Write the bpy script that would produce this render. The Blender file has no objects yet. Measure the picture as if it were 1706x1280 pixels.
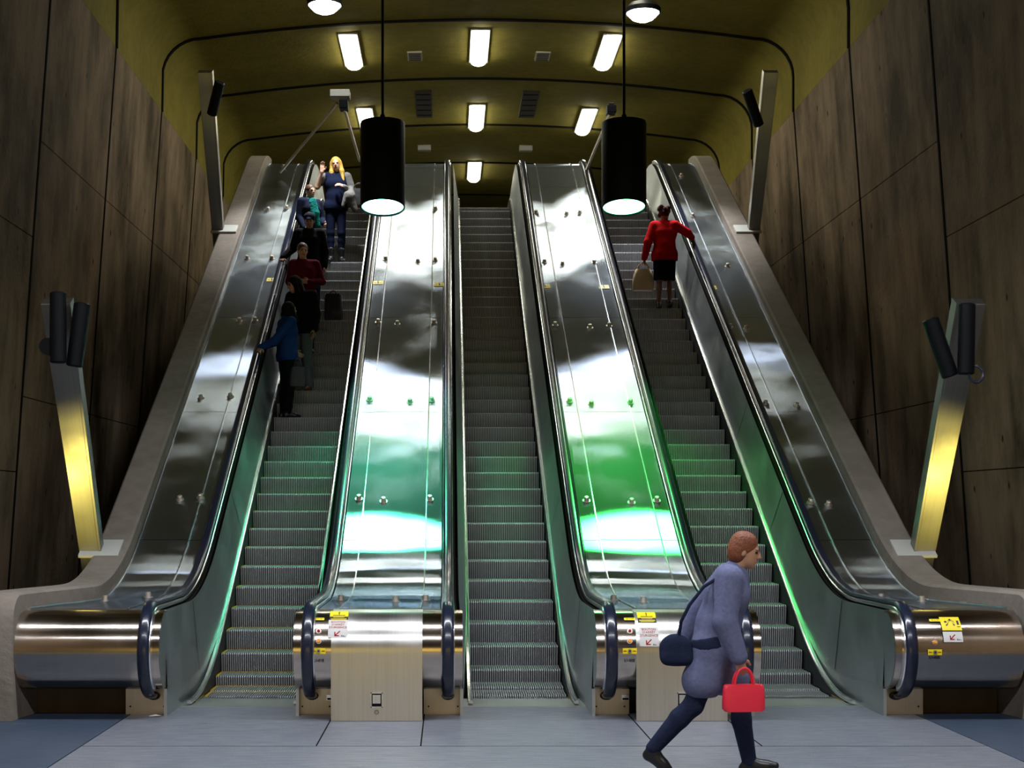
import bpy, bmesh, math, random
import numpy as np
from math import sin, cos, pi, radians, sqrt
from mathutils import Vector, Matrix
random.seed(7)
scene = bpy.context.scene
COL = scene.collection
H, F, XV, YV = 1.92, 2500.0, 745.0, 850.0      # camera height, focal length in px (1706 wide), vanishing point

# ------------------------------------------------------------------ materials
MATS = {}
def new_mat(name):
    m = bpy.data.materials.new(name); m.use_nodes = True
    MATS[name] = m
    nt = m.node_tree
    return m, nt, nt.nodes['Principled BSDF']
def simple(name, col, rough=0.5, metal=0.0, emit=None, estr=0.0, noise=0.0, nscale=30.0, bump=0.0, spec=None, coat=0.0):
    m, nt, b = new_mat(name)
    b.inputs['Base Color'].default_value = (*col, 1)
    b.inputs['Roughness'].default_value = rough
    b.inputs['Metallic'].default_value = metal
    if spec is not None: b.inputs['Specular IOR Level'].default_value = spec
    if coat: b.inputs['Coat Weight'].default_value = coat; b.inputs['Coat Roughness'].default_value = .08
    if emit:
        b.inputs['Emission Color'].default_value = (*emit, 1)
        b.inputs['Emission Strength'].default_value = estr
    if noise or bump:
        tc = nt.nodes.new('ShaderNodeTexCoord'); n = nt.nodes.new('ShaderNodeTexNoise')
        n.inputs['Scale'].default_value = nscale; n.inputs['Detail'].default_value = 4
        nt.links.new(tc.outputs['Object'], n.inputs['Vector'])
        if noise:
            mx = nt.nodes.new('ShaderNodeMix'); mx.data_type = 'RGBA'
            mx.inputs['A'].default_value = (*[c * (1 - noise) for c in col], 1)
            mx.inputs['B'].default_value = (*[min(1, c * (1 + noise)) for c in col], 1)
            nt.links.new(n.outputs['Fac'], mx.inputs['Factor'])
            nt.links.new(mx.outputs['Result'], b.inputs['Base Color'])
        if bump:
            bp = nt.nodes.new('ShaderNodeBump'); bp.inputs['Strength'].default_value = bump
            bp.inputs['Distance'].default_value = 0.02
            nt.links.new(n.outputs['Fac'], bp.inputs['Height']); nt.links.new(bp.outputs['Normal'], b.inputs['Normal'])
    return m
def steel(name, col, rough, aniso=0.6, wave=0.0, wscale=1.2, streak=0.12, beck=False):
    """brushed stainless: highlights spread across the brushing, faint waviness and scratches"""
    m, nt, b = new_mat(name); N = nt.nodes; L = nt.links
    b.inputs['Metallic'].default_value = 1.0
    tc = N.new('ShaderNodeTexCoord')
    mp = N.new('ShaderNodeMapping'); mp.inputs['Scale'].default_value = (60, 1.2, 1.2)
    L.new(tc.outputs['Object'], mp.inputs['Vector'])
    n = N.new('ShaderNodeTexNoise'); n.inputs['Scale'].default_value = 1.0; n.inputs['Detail'].default_value = 5
    L.new(mp.outputs['Vector'], n.inputs['Vector'])
    big = N.new('ShaderNodeTexNoise'); big.inputs['Scale'].default_value = 1.6; big.inputs['Detail'].default_value = 6
    L.new(tc.outputs['Object'], big.inputs['Vector'])
    mx = N.new('ShaderNodeMix'); mx.data_type = 'RGBA'
    mx.inputs['A'].default_value = (*[c * (1 - streak) for c in col], 1); mx.inputs['B'].default_value = (*[min(1, c * (1 + streak)) for c in col], 1)
    L.new(n.outputs['Fac'], mx.inputs['Factor']); L.new(mx.outputs['Result'], b.inputs['Base Color'])
    mr = N.new('ShaderNodeMapRange'); mr.inputs['From Min'].default_value = .3; mr.inputs['From Max'].default_value = .7
    mr.inputs['To Min'].default_value = rough * .75; mr.inputs['To Max'].default_value = rough * 1.3
    L.new(big.outputs['Fac'], mr.inputs['Value']); L.new(mr.outputs['Result'], b.inputs['Roughness'])
    b.inputs['Anisotropic'].default_value = aniso
    tg = N.new('ShaderNodeTangent'); tg.direction_type = 'RADIAL'; tg.axis = 'X'
    b.inputs['Anisotropic Rotation'].default_value = .25; L.new(tg.outputs['Tangent'], b.inputs['Tangent'])
    out_n = b
    if beck:
        gl = N.new('ShaderNodeBsdfAnisotropic'); gl.distribution = 'BECKMANN'
        gl.inputs['Anisotropy'].default_value = aniso; gl.inputs['Rotation'].default_value = 0.0
        L.new(mx.outputs['Result'], gl.inputs['Color']); L.new(mr.outputs['Result'], gl.inputs['Roughness']); L.new(tg.outputs['Tangent'], gl.inputs['Tangent'])
        g2 = N.new('ShaderNodeBsdfAnisotropic'); g2.distribution = 'GGX'; g2.inputs['Roughness'].default_value = .6; L.new(mx.outputs['Result'], g2.inputs['Color'])
        ms = N.new('ShaderNodeMixShader'); ms.inputs[0].default_value = .07; L.new(gl.outputs[0], ms.inputs[1]); L.new(g2.outputs[0], ms.inputs[2])
        L.new(ms.outputs[0], N['Material Output'].inputs['Surface']); out_n = gl
    if wave:
        wv = N.new('ShaderNodeTexNoise'); wv.inputs['Scale'].default_value = wscale; wv.inputs['Detail'].default_value = 1
        L.new(tc.outputs['Object'], wv.inputs['Vector'])
        bp = N.new('ShaderNodeBump'); bp.inputs['Strength'].default_value = wave; bp.inputs['Distance'].default_value = .05
        L.new(wv.outputs['Fac'], bp.inputs['Height']); L.new(bp.outputs['Normal'], out_n.inputs['Normal'])
    return m
def concrete(name, c0, c1, bumps=.3, pits=True, vertical=True):
    m, nt, b = new_mat(name); N = nt.nodes; L = nt.links
    b.inputs['Roughness'].default_value = .85; b.inputs['Specular IOR Level'].default_value = .25
    tc = N.new('ShaderNodeTexCoord')
    big = N.new('ShaderNodeTexNoise'); big.inputs['Scale'].default_value = .55; big.inputs['Detail'].default_value = 8; big.inputs['Roughness'].default_value = .65
    mp = N.new('ShaderNodeMapping'); mp.inputs['Scale'].default_value = (1.4, 1.4, .8) if vertical else (1, 1, 1)
    L.new(tc.outputs['Object'], mp.inputs['Vector']); L.new(mp.outputs['Vector'], big.inputs['Vector'])
    board = N.new('ShaderNodeTexNoise'); board.inputs['Scale'].default_value = 1.0; board.inputs['Detail'].default_value = 3
    mp2 = N.new('ShaderNodeMapping'); mp2.inputs['Scale'].default_value = (3.2, 3.2, .45) if vertical else (6, 6, 6)
    L.new(tc.outputs['Object'], mp2.inputs['Vector']); L.new(mp2.outputs['Vector'], board.inputs['Vector'])
    add = N.new('ShaderNodeMath'); add.operation = 'MULTIPLY_ADD'; add.inputs[1].default_value = .35
    L.new(board.outputs['Fac'], add.inputs[0]); L.new(big.outputs['Fac'], add.inputs[2])
    mr = N.new('ShaderNodeMapRange'); mr.inputs['From Min'].default_value = .50; mr.inputs['From Max'].default_value = .86
    L.new(add.outputs[0], mr.inputs['Value'])
    mx = N.new('ShaderNodeMix'); mx.data_type = 'RGBA'
    mx.inputs['A'].default_value = (*c0, 1); mx.inputs['B'].default_value = (*c1, 1)
    L.new(mr.outputs['Result'], mx.inputs['Factor'])
    last = mx.outputs['Result']
    if pits:
        vo = N.new('ShaderNodeTexVoronoi'); vo.inputs['Scale'].default_value = 1.7; vo.inputs['Randomness'].default_value = 1
        mp3 = N.new('ShaderNodeMapping'); mp3.inputs['Scale'].default_value = (1.4, 1.4, .9)
        L.new(tc.outputs['Object'], mp3.inputs['Vector']); L.new(mp3.outputs['Vector'], vo.inputs['Vector'])
        lt = N.new('ShaderNodeMapRange'); lt.inputs['From Min'].default_value = .05; lt.inputs['From Max'].default_value = .1
        L.new(vo.outputs['Distance'], lt.inputs['Value'])
        mx2 = N.new('ShaderNodeMix'); mx2.data_type = 'RGBA'
        mx2.inputs['A'].default_value = (*[c * .3 for c in c0], 1)
        L.new(lt.outputs['Result'], mx2.inputs['Factor']); L.new(last, mx2.inputs['B']); last = mx2.outputs['Result']
    L.new(last, b.inputs['Base Color'])
    fine = N.new('ShaderNodeTexNoise'); fine.inputs['Scale'].default_value = 14; fine.inputs['Detail'].default_value = 6
    L.new(tc.outputs['Object'], fine.inputs['Vector'])
    bp = N.new('ShaderNodeBump'); bp.inputs['Strength'].default_value = bumps; bp.inputs['Distance'].default_value = .03
    L.new(fine.outputs['Fac'], bp.inputs['Height']); L.new(bp.outputs['Normal'], b.inputs['Normal'])
    return m
def stone(name, c0, c1, rough=.35):
    m, nt, b = new_mat(name); N = nt.nodes; L = nt.links
    tc = N.new('ShaderNodeTexCoord')
    mp = N.new('ShaderNodeMapping'); mp.inputs['Scale'].default_value = (1.6, 9, 1)
    L.new(tc.outputs['Object'], mp.inputs['Vector'])
    n = N.new('ShaderNodeTexNoise'); n.inputs['Scale'].default_value = 2.2; n.inputs['Detail'].default_value = 9; n.inputs['Roughness'].default_value = .7
    L.new(mp.outputs['Vector'], n.inputs['Vector'])
    sp = N.new('ShaderNodeTexNoise'); sp.inputs['Scale'].default_value = 70; sp.inputs['Detail'].default_value = 3
    L.new(tc.outputs['Object'], sp.inputs['Vector'])
    add = N.new('ShaderNodeMath'); add.operation = 'MULTIPLY_ADD'; add.inputs[1].default_value = .5
    L.new(sp.outputs['Fac'], add.inputs[0]); L.new(n.outputs['Fac'], add.inputs[2])
    mr = N.new('ShaderNodeMapRange'); mr.inputs['From Min'].default_value = .5; mr.inputs['From Max'].default_value = 1.0
    L.new(add.outputs[0], mr.inputs['Value'])
    mx = N.new('ShaderNodeMix'); mx.data_type = 'RGBA'
    mx.inputs['A'].default_value = (*c0, 1); mx.inputs['B'].default_value = (*c1, 1)
    L.new(mr.outputs['Result'], mx.inputs['Factor']); L.new(mx.outputs['Result'], b.inputs['Base Color'])
    b.inputs['Roughness'].default_value = rough
    return m

M_deck = steel('brushed_deck', (.50, .57, .69), .20, .87, wave=.05, wscale=1.3, beck=True)
M_drum = steel('brushed_drum', (.60, .52, .45), .18, .6)
M_plate = steel('satin_plate', (.58, .51, .42), .42, .2)
M_panel = steel('inner_panel_steel', (.52, .55, .57), .42, .3)
M_cover = steel('cover_steel', (.66, .64, .60), .36, .3)
M_bright = steel('bright_trim', (.80, .82, .84), .22, .2)
M_post = steel('post_metal', (.25, .24, .215), .4, .2)
M_seam = simple('seam_dark', (.010, .009, .008), .9, spec=.05)
M_black = simple('black_metal', (.003, .0035, .0045), .5, spec=.12)
M_rubber = simple('handrail_rubber', (.010, .014, .032), .22, coat=.25)
M_skirt = simple('skirt_black', (.010, .011, .012), .5)
M_step = simple('step_metal', (.35, .36, .375), .45, .5, noise=.25, nscale=9)
M_groove = simple('step_groove', (.012, .013, .014), .6)
M_yellow = simple('safety_yellow', (.42, .27, .012), .55)
M_sticker = simple('sticker_yellow', (.85, .68, .01), .45)
M_white = simple('sign_white', (.62, .60, .58), .6, spec=.2)
M_ink = simple('sign_ink', (.012, .012, .012), .5)
M_red = simple('sign_red', (.30, .006, .008), .6, spec=.1)
M_orange = simple('indicator_orange', (.9, .30, .02), .35)
M_wall = concrete('concrete_wall', (.065, .047, .024), (.33, .235, .15), .4)
M_ceil = concrete('concrete_ceiling', (.17, .138, .016), (.27, .22, .032), .2, pits=False, vertical=False)
M_curb = concrete('concrete_curb', (.16, .135, .108), (.25, .215, .185), .3, pits=False, vertical=False)
M_floor = stone('grey_stone', (.06, .07, .095), (.235, .25, .285), .4)
M_floor2 = stone('blue_stone', (.016, .028, .05), (.055, .08, .125), .5)
M_plinth = concrete('plinth_brown', (.10, .075, .05), (.17, .13, .10), .2, pits=False)
M_diff = simple('lamp_diffuser', (1, 1, 1), .5, emit=(1.0, .97, .80), estr=18)
M_linear = simple('linear_diffuser', (1, 1, 1), .5, emit=(.9, .94, 1.0), estr=16)
M_spot = simple('downlight_glass', (1, 1, 1), .5, emit=(.93, .97, 1.0), estr=30)
M_pend = {-1: simple('pendant_glass_teal', (1, 1, 1), .5, emit=(.26, 1, .82), estr=16), 1: simple('pendant_glass_green', (1, 1, 1), .5, emit=(.18, 1, .42), estr=16)}
M_housing = simple('lamp_housing', (.5, .5, .46), .5)
M_vent = simple('vent_grey', (.45, .43, .34), .6)
M_dark = simple('vent_dark', (.035, .03, .02), .7)
M_paper = simple('paper', (.8, .8, .8), .7)

# ------------------------------------------------------------------ mesh helpers
class MB:
    def __init__(s): s.v = []; s.f = []; s.m = []
    def add(s, vs, fs, mi=0):
        o = len(s.v); s.v += [tuple(p) for p in vs]
        s.f += [tuple(i + o for i in f) for f in fs]; s.m += [mi] * len(fs)
    def box(s, x0, x1, y0, y1, z0, z1, mi=0, M=None):
        vs = [Vector((x, y, z)) for z in (z0, z1) for y in (y0, y1) for x in (x0, x1)]
        if M is not None: vs = [M @ p for p in vs]
        s.add(vs, [(0, 2, 3, 1), (4, 5, 7, 6), (0, 1, 5, 4), (2, 6, 7, 3), (0, 4, 6, 2), (1, 3, 7, 5)], mi)
    def rings(s, rings, closed=True, cap=True, mi=0):
        n = len(rings[0]); vs = [p for r in rings for p in r]; fs = []
        for i in range(len(rings) - 1):
            for j in range(n if closed else n - 1):
                k = (j + 1) % n
                fs.append((i * n + j, i * n + k, (i + 1) * n + k, (i + 1) * n + j))
        if cap and closed:
            fs.append(tuple(reversed(range(n)))); fs.append(tuple((len(rings) - 1) * n + j for j in range(n)))
        s.add(vs, fs, mi)
    def cyl(s, a, b, r0, r1=None, n=20, mi=0, cap=True):
        a = Vector(a); b = Vector(b); r1 = r0 if r1 is None else r1
        d = (b - a).normalized(); u = d.orthogonal().normalized(); w = d.cross(u)
        s.rings([[c + (u * cos(2 * pi * i / n) + w * sin(2 * pi * i / n)) * r for i in range(n)] for c, r in ((a, r0), (b, r1))], True, cap, mi)
    def tube(s, pts, r, n=10, mi=0):
        pts = [Vector(p) for p in pts]; R = []
        d0 = (pts[1] - pts[0]).normalized(); u = d0.orthogonal().normalized()
        for i, p in enumerate(pts):
            d = (pts[min(i + 1, len(pts) - 1)] - pts[max(i - 1, 0)]).normalized()
            u = (u - d * u.dot(d)).normalized(); w = d.cross(u)
            R.append([p + (u * cos(2 * pi * j / n) + w * sin(2 * pi * j / n)) * r for j in range(n)])
        s.rings(R, True, True, mi)
    def lathe(s, prof, c=(0, 0, 0), n=40, mi=0):
        c = Vector(c)
        s.rings([[c + Vector((r * cos(2 * pi * i / n), r * sin(2 * pi * i / n), z)) for i in range(n)] for r, z in prof], True, False, mi)
    def sweep_yz(s, X, path, sec, mi=0, cap=True):
        """path: (Y, Z, ny, nz); sec: (dx, dn)"""
        s.rings([[(X + dx, y + ny * dn, z + nz * dn) for dx, dn in sec] for y, z, ny, nz in path], True, cap, mi)
def mesh(name, mb, mats):
    me = bpy.data.meshes.new(name)
    me.from_pydata(mb.v, [], mb.f)
    for m in (mats if isinstance(mats, (list, tuple)) else [mats]): me.materials.append(m)
    me.polygons.foreach_set('material_index', mb.m)
    bm = bmesh.new(); bm.from_mesh(me); bmesh.ops.recalc_face_normals(bm, faces=bm.faces); bm.to_mesh(me); bm.free()
    return me
def smooth(me, ang=35):
    for p in me.polygons: p.use_smooth = True
    try: me.set_sharp_from_angle(angle=radians(ang))
    except Exception: pass
def obj(name, mb, mats, parent=None, ang=35, loc=None, bevel=0.0):
    me = mb if isinstance(mb, bpy.types.Mesh) else mesh(name, mb, mats)
    if ang: smooth(me, ang)
    o = bpy.data.objects.new(name, me); COL.objects.link(o)
    if parent is not None: o.parent = parent
    if loc is not None: o.location = loc
    if bevel:
        b = o.modifiers.new('edge', 'BEVEL'); b.width = bevel; b.segments = 2; b.limit_method = 'ANGLE'
    return o
def tag(o, label=None, cat=None, group=None, kind=None):
    if label: o['label'] = label
    if cat: o['category'] = cat
    if group: o['group'] = group
    if kind: o['kind'] = kind
    return o
def thing(name, label, cat, loc=(0, 0, 0), group=None):
    o = bpy.data.objects.new(name, None); COL.objects.link(o); o.location = loc; o.empty_display_size = .2
    return tag(o, label, cat, group)
def put(name, mb, mats, t, **k):
    """child whose vertices are given in world coordinates"""
    L = Vector(t.location)
    mb.v = [(Vector(p) - L) for p in mb.v]
    return obj(name, mb, mats, t, **k)
def struct(name, mb, mats, label, cat, **k):
    return tag(obj(name, mb, mats, **k), label, cat, None, 'structure')

# ------------------------------------------------------------------ escalator profile
T = math.tan(radians(30))
def _R(y, c, w): return 0.0 if y < c - w else ((y - c + w) ** 2 / (4 * w) if y < c + w else y - c)
def pitch(Y, Yc, a, Yt, b, z0): return z0 + T * (_R(Y, Yc, a) - _R(Y, Yt, b))
def znose(Y): return pitch(Y, 16.07, .40, 29.93, .35, 0)
def zskirt(Y): return pitch(Y, 15.87, .95, 30.05, .6, .03)
def zdeck(Y): return pitch(Y, 16.28, 1.0, 30.02, .6, .99)
def slope_at(fn, Y): return (fn(Y + .01) - fn(Y - .01)) / .02
def solve(fn, ypx, lo=13.9, hi=30.0):
    for _ in range(50):
        m = (lo + hi) / 2
        if YV - F * (fn(m) - H) / m > ypx: lo = m
        else: hi = m
    return (lo + hi) / 2
YTOP = 32.0
def yseq(a, b, st=.25, dense=((15.0, 17.6), (29.0, 31.0))):
    out = [a]; y = a
    while y < b - 1e-6:
        d = .1 if any(p <= y < q for p, q in dense) else st
        y = min(b, y + d); out.append(y)
    return out
DC = (14.0, .62); DR = .37
CENT = (-2.01, .75, 3.465)          # escalator centre lines
RO = .743                           # handrail offset
UF = .60                            # inner face offset
CINL, CINR = -3.58, 4.92            # inner edges of the concrete kerbs
def cin(side, Y):
    b = CINL if side < 0 else CINR
    t = min(1, max(0, (15.6 - Y) / 1.85)); t = t * t * (3 - 2 * t)
    return b + side * .36 * t

# ================================================================= ROOM
SEAMS = [-5.0, -2.9, 1.05, 5.0, 8.95, 12.9, 16.85, 20.8, 24.75, 28.7, 32.6, 36.5, 40.5, 44.6, 48.6, 52.6, 56.6, 60.6]
WX = {-1: -5.43, 1: 6.6}
def wall_x(side, z): return WX[side] + side * .072 * (10.0 - z)
for side, nm in ((-1, 'wall_left'), (1, 'wall_right')):
    mb = MB(); g = .022
    for i in range(len(SEAMS) - 1):
        a, b = SEAMS[i] + g, SEAMS[i + 1] - g
        zs = [0, 2.45, 5.7, 9.55] if b < 21 else [0, 3.5, 7.05, 9.55]
        for j in range(3):
            z0, z1 = zs[j] + (.007 if j else 0), zs[j + 1] - (.007 if j < 2 else 0)
            r = []
            for y in (a, b):
                r.append([(wall_x(side, z0), y, z0), (wall_x(side, z1), y, z1), (wall_x(side, z1) + side * .12, y, z1), (wall_x(side, z0) + side * .12, y, z0)])
            mb.rings(r)
    for s_ in SEAMS[1:-1]:
        mb.rings([[(wall_x(side, 0) + side * d, y, 0) for d in (-.012, .05)] + [(wall_x(side, 9.55) + side * d, y, 9.55) for d in (.05, -.012)] for y in (s_ - .03, s_ + .03)], mi=1)
    mb.rings([[(wall_x(side, 0) + side * .06, y, 0), (wall_x(side, 9.6) + side * .06, y, 9.6), (wall_x(side, 9.6) + side * .16, y, 9.6), (wall_x(side, 0) + side * .16, y, 0)] for y in (-5.0, 60.6)], mi=1)
    struct(nm, mb, [M_wall, M_seam], 'brown cast concrete %s wall of tall panels with dark vertical joints' % ('left' if side < 0 else 'right'), 'wall', ang=20)
# vaulted ceiling with rounded corners
def ceil_prof(off=0.0):
    xl, xr = WX[-1] - .03, WX[1] + .03; R = .75; zc = 9.55
    pts = [(xl - off, zc)]
    zs = 10.2; cxm = (xl + xr) / 2
    for k in range(1, 9):
        t = k / 8 * pi / 2
        pts.append((xl + R - (R + off) * cos(t), zs + (R + off) * sin(t)))
    n = 20
    for k in range(1, n):
        x = xl + R + (xr - xl - 2 * R) * k / n
        u = (x - cxm) / (cxm - xl - R)
        pts.append((x, zs + R + .36 * (1 - u * u) + off))
    for k in range(8, -1, -1):
        t = k / 8 * pi / 2
        pts.append((xr - R + (R + off) * cos(t), zs + (R + off) * sin(t)))
    pts.append((xr + off, zc))
    return pts
mb = MB(); P0, P1 = ceil_prof(0), ceil_prof(.15); PB0, PB1 = ceil_prof(.07), ceil_prof(.2)
for i in range(len(SEAMS) - 1):
    a, b = SEAMS[i] + .028, SEAMS[i + 1] - .028
    mb.rings([[(x, y, z) for x, z in P0] + [(x, y, z) for x, z in reversed(P1)] for y in (a, b)])
PB0, PB1 = ceil_prof(-.025), ceil_prof(.05)
for s_ in SEAMS[1:-1]:
    mb.rings([[(x, y, z) for x, z in PB0] + [(x, y, z) for x, z in reversed(PB1)] for y in (s_ - .05, s_ + .05)], mi=1)
struct('ceiling', mb, [M_ceil, M_seam], 'olive lit shallow concrete vault crossed by dark curved joints', 'ceiling', ang=30)
def ceil_z(x):
    pts = ceil_prof()
    for (x0, z0), (x1, z1) in zip(pts, pts[1:]):
        if x0 <= x <= x1 and x1 > x0: return z0 + (z1 - z0) * (x - x0) / (x1 - x0)
    return 11.3
mb = MB(); mb.box(-7, 8.3, 60.5, 60.7, 0, 11.6); struct('wall_far', mb, M_wall, 'concrete end wall far beyond the top of the escalators', 'wall')
mb = MB(); mb.box(-7, 8.3, -3.2, -3.0, 0, 11.6); struct('wall_back', mb, M_wall, 'concrete wall closing the lower hall', 'wall')
# floors
mb = MB()
mb.box(-2.97, 4.39, -5, 12.19, -.2, 0); mb.box(-2.97, 4.39, 12.21, 15.23, -.2, 0)
for x0, x1 in ((-7, -2.985), (4.405, 8.3)):
    mb.box(x0, x1, -5, 15.23, -.2, -.002, 1)
mb.box(-7, -3.6, 15.23, 32, -.2, -.002, 1); mb.box(4.95, 8.3, 15.23, 32, -.2, -.002, 1)
mb.box(-7, 8.3, -5, 15.2, -.3, -.02, 2)
for x, y0, y1 in ((-1.065, 12.21, 14.4), (-.215, 12.21, 14.4), (1.70, 12.21, 14.4), (2.56, 12.21, 14.4)):
    mb.box(x - .006, x + .006, y0, y1, -.01, .0015, 2)
struct('floor', mb, [M_floor, M_floor2, M_seam], 'grey stone floor slabs with thin joints, darker blue at both sides', 'floor', ang=0)
mb = MB(); mb.box(-3.9, 5.25, 30.9, 60.6, 7.7, 8.0)
struct('floor_upper', mb, M_floor, 'upper landing floor at the top of the escalators', 'floor', ang=0)
mb = MB(); mb.box(-7, 8.3, 6.9, 7.5, -.0, .006)  # unseen yellow strip added for its reflection in the drums
struct('trim_1', mb, M_sticker, 'added unseen yellow strip across the hall floor for drum reflections', 'floor strip', ang=0)
# concrete kerbs beside the outer decks
for side, nm in ((-1, 'trim_2'), (1, 'trim_3')):
    ys = [13.62 + .02 * k for k in range(13)] + yseq(13.9, 30.6, .25)
    R = []
    W = .36
    for y in ys:
        zt = zdeck(y) + .17
        if y < 13.87:
            d = 13.87 - y; zt = zdeck(14) + .17 - .25 + sqrt(max(0, .25 ** 2 - d * d))
        zb = max(0.0, zdeck(y) - 1.5) if y > 14.6 else 0.0
        xi = cin(side, y); xo = xi + side * W
        ch = .025
        R.append([(xi, y, zb), (xi, y, zt - ch), (xi + side * ch, y, zt), (xo - side * ch, y, zt), (xo, y, zt - ch), (xo, y, zb)])
    mb = MB(); mb.rings(R)
    struct(nm, mb, M_curb, 'pale concrete kerb running up beside the %s outer steel deck and turning down at its foot' % ('left' if side < 0 else 'right'), 'kerb', ang=40)
# ================================================================= ESCALATORS
def step_mesh(yellow):
    """ribbed step: riser curving down from the nose, grooved tread behind it, yellow borders"""
    mb = MB(); W = .495; n = 42; pitchx = 2 * W / n
    prof = [(.035, -.27), (.018, -.18), (.006, -.09), (0, -.02), (.006, 0)]   # (y, z) riser up to the nose
    tr = [(.006, 0), (.405, 0)]
    def strip(path, mi, deep):
        vs = []; xs = []
        for i in range(n):
            x0 = -W + i * pitchx
            xs += [(x0, 0), (x0 + pitchx * .5, 0), (x0 + pitchx * .5, 1), (x0 + pitchx, 1)]
        for y, z, oy, oz in path:
            for x, g in xs: vs.append((x, y + oy * deep * g, z + oz * deep * g))
        m = len(xs); fs = []
        for r in range(len(path) - 1):
            for j in range(m - 1): fs.append((r * m + j, r * m + j + 1, (r + 1) * m + j + 1, (r + 1) * m + j))
        for f in fs:
            pass
        o = len(mb.v); mb.v += vs; mb.f += [tuple(i + o for i in f) for f in fs]; mb.m += [2 if (f[0] % m) % 4 == 2 else mi for f in fs]
    strip([(y, z, 1, -.15) for y, z in prof[:-1]] + [(.006, 0, .6, -.8)], 0, .016)
    strip([(.006, 0, .6, -.8), (.37, 0, 0, -1)], 0, .012)
    mb.box(-W, W, .372, .405, -.02, .001, 1 if yellow else 0)
    if yellow: mb.box(-W, -W + .03, .004, .372, -.012, .0015, 1); mb.box(W - .03, W, .004, .372, -.012, .0015, 1)
    mb.box(-W, W, .05, .40, -.05, -.02, 0)
    me = mesh('step', mb, [M_step, M_yellow, M_groove])
    return me
STEPS = [step_mesh(True), step_mesh(False)]
def rail_path(y1=YTOP, phi1=176):
    P = []
    for y in reversed(yseq(14.0, y1, .25, ((14.8, 17.8), (29.0, 31.0)))):
        s = slope_at(zdeck, y); l = sqrt(1 + s * s)
        P.append((y, zdeck(y), -s / l, 1 / l))
    for k in range(1, 30):
        a = radians(phi1 * k / 29)
        P.append((DC[0] - DR * sin(a), DC[1] + DR * cos(a), -sin(a), cos(a)))
    return P
RP = rail_path()
ESC_LABEL = ['left escalator carrying six riders, dark ribbed steps edged with yellow',
             'empty middle escalator with dark ribbed steps between the two inner steel decks',
             'right escalator with one rider in red climbing its dark ribbed steps']
PHASE = (-.12, 0.0, -.07)
def rail_section():
    w, t = .053, .020
    return [(-w, .048), (-w, .066), (-w * .75, .082), (-w * .35, .087), (w * .35, .087), (w * .75, .082), (w, .066), (w, .048), (w * .8, .042), (-w * .8, .042)]
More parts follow.
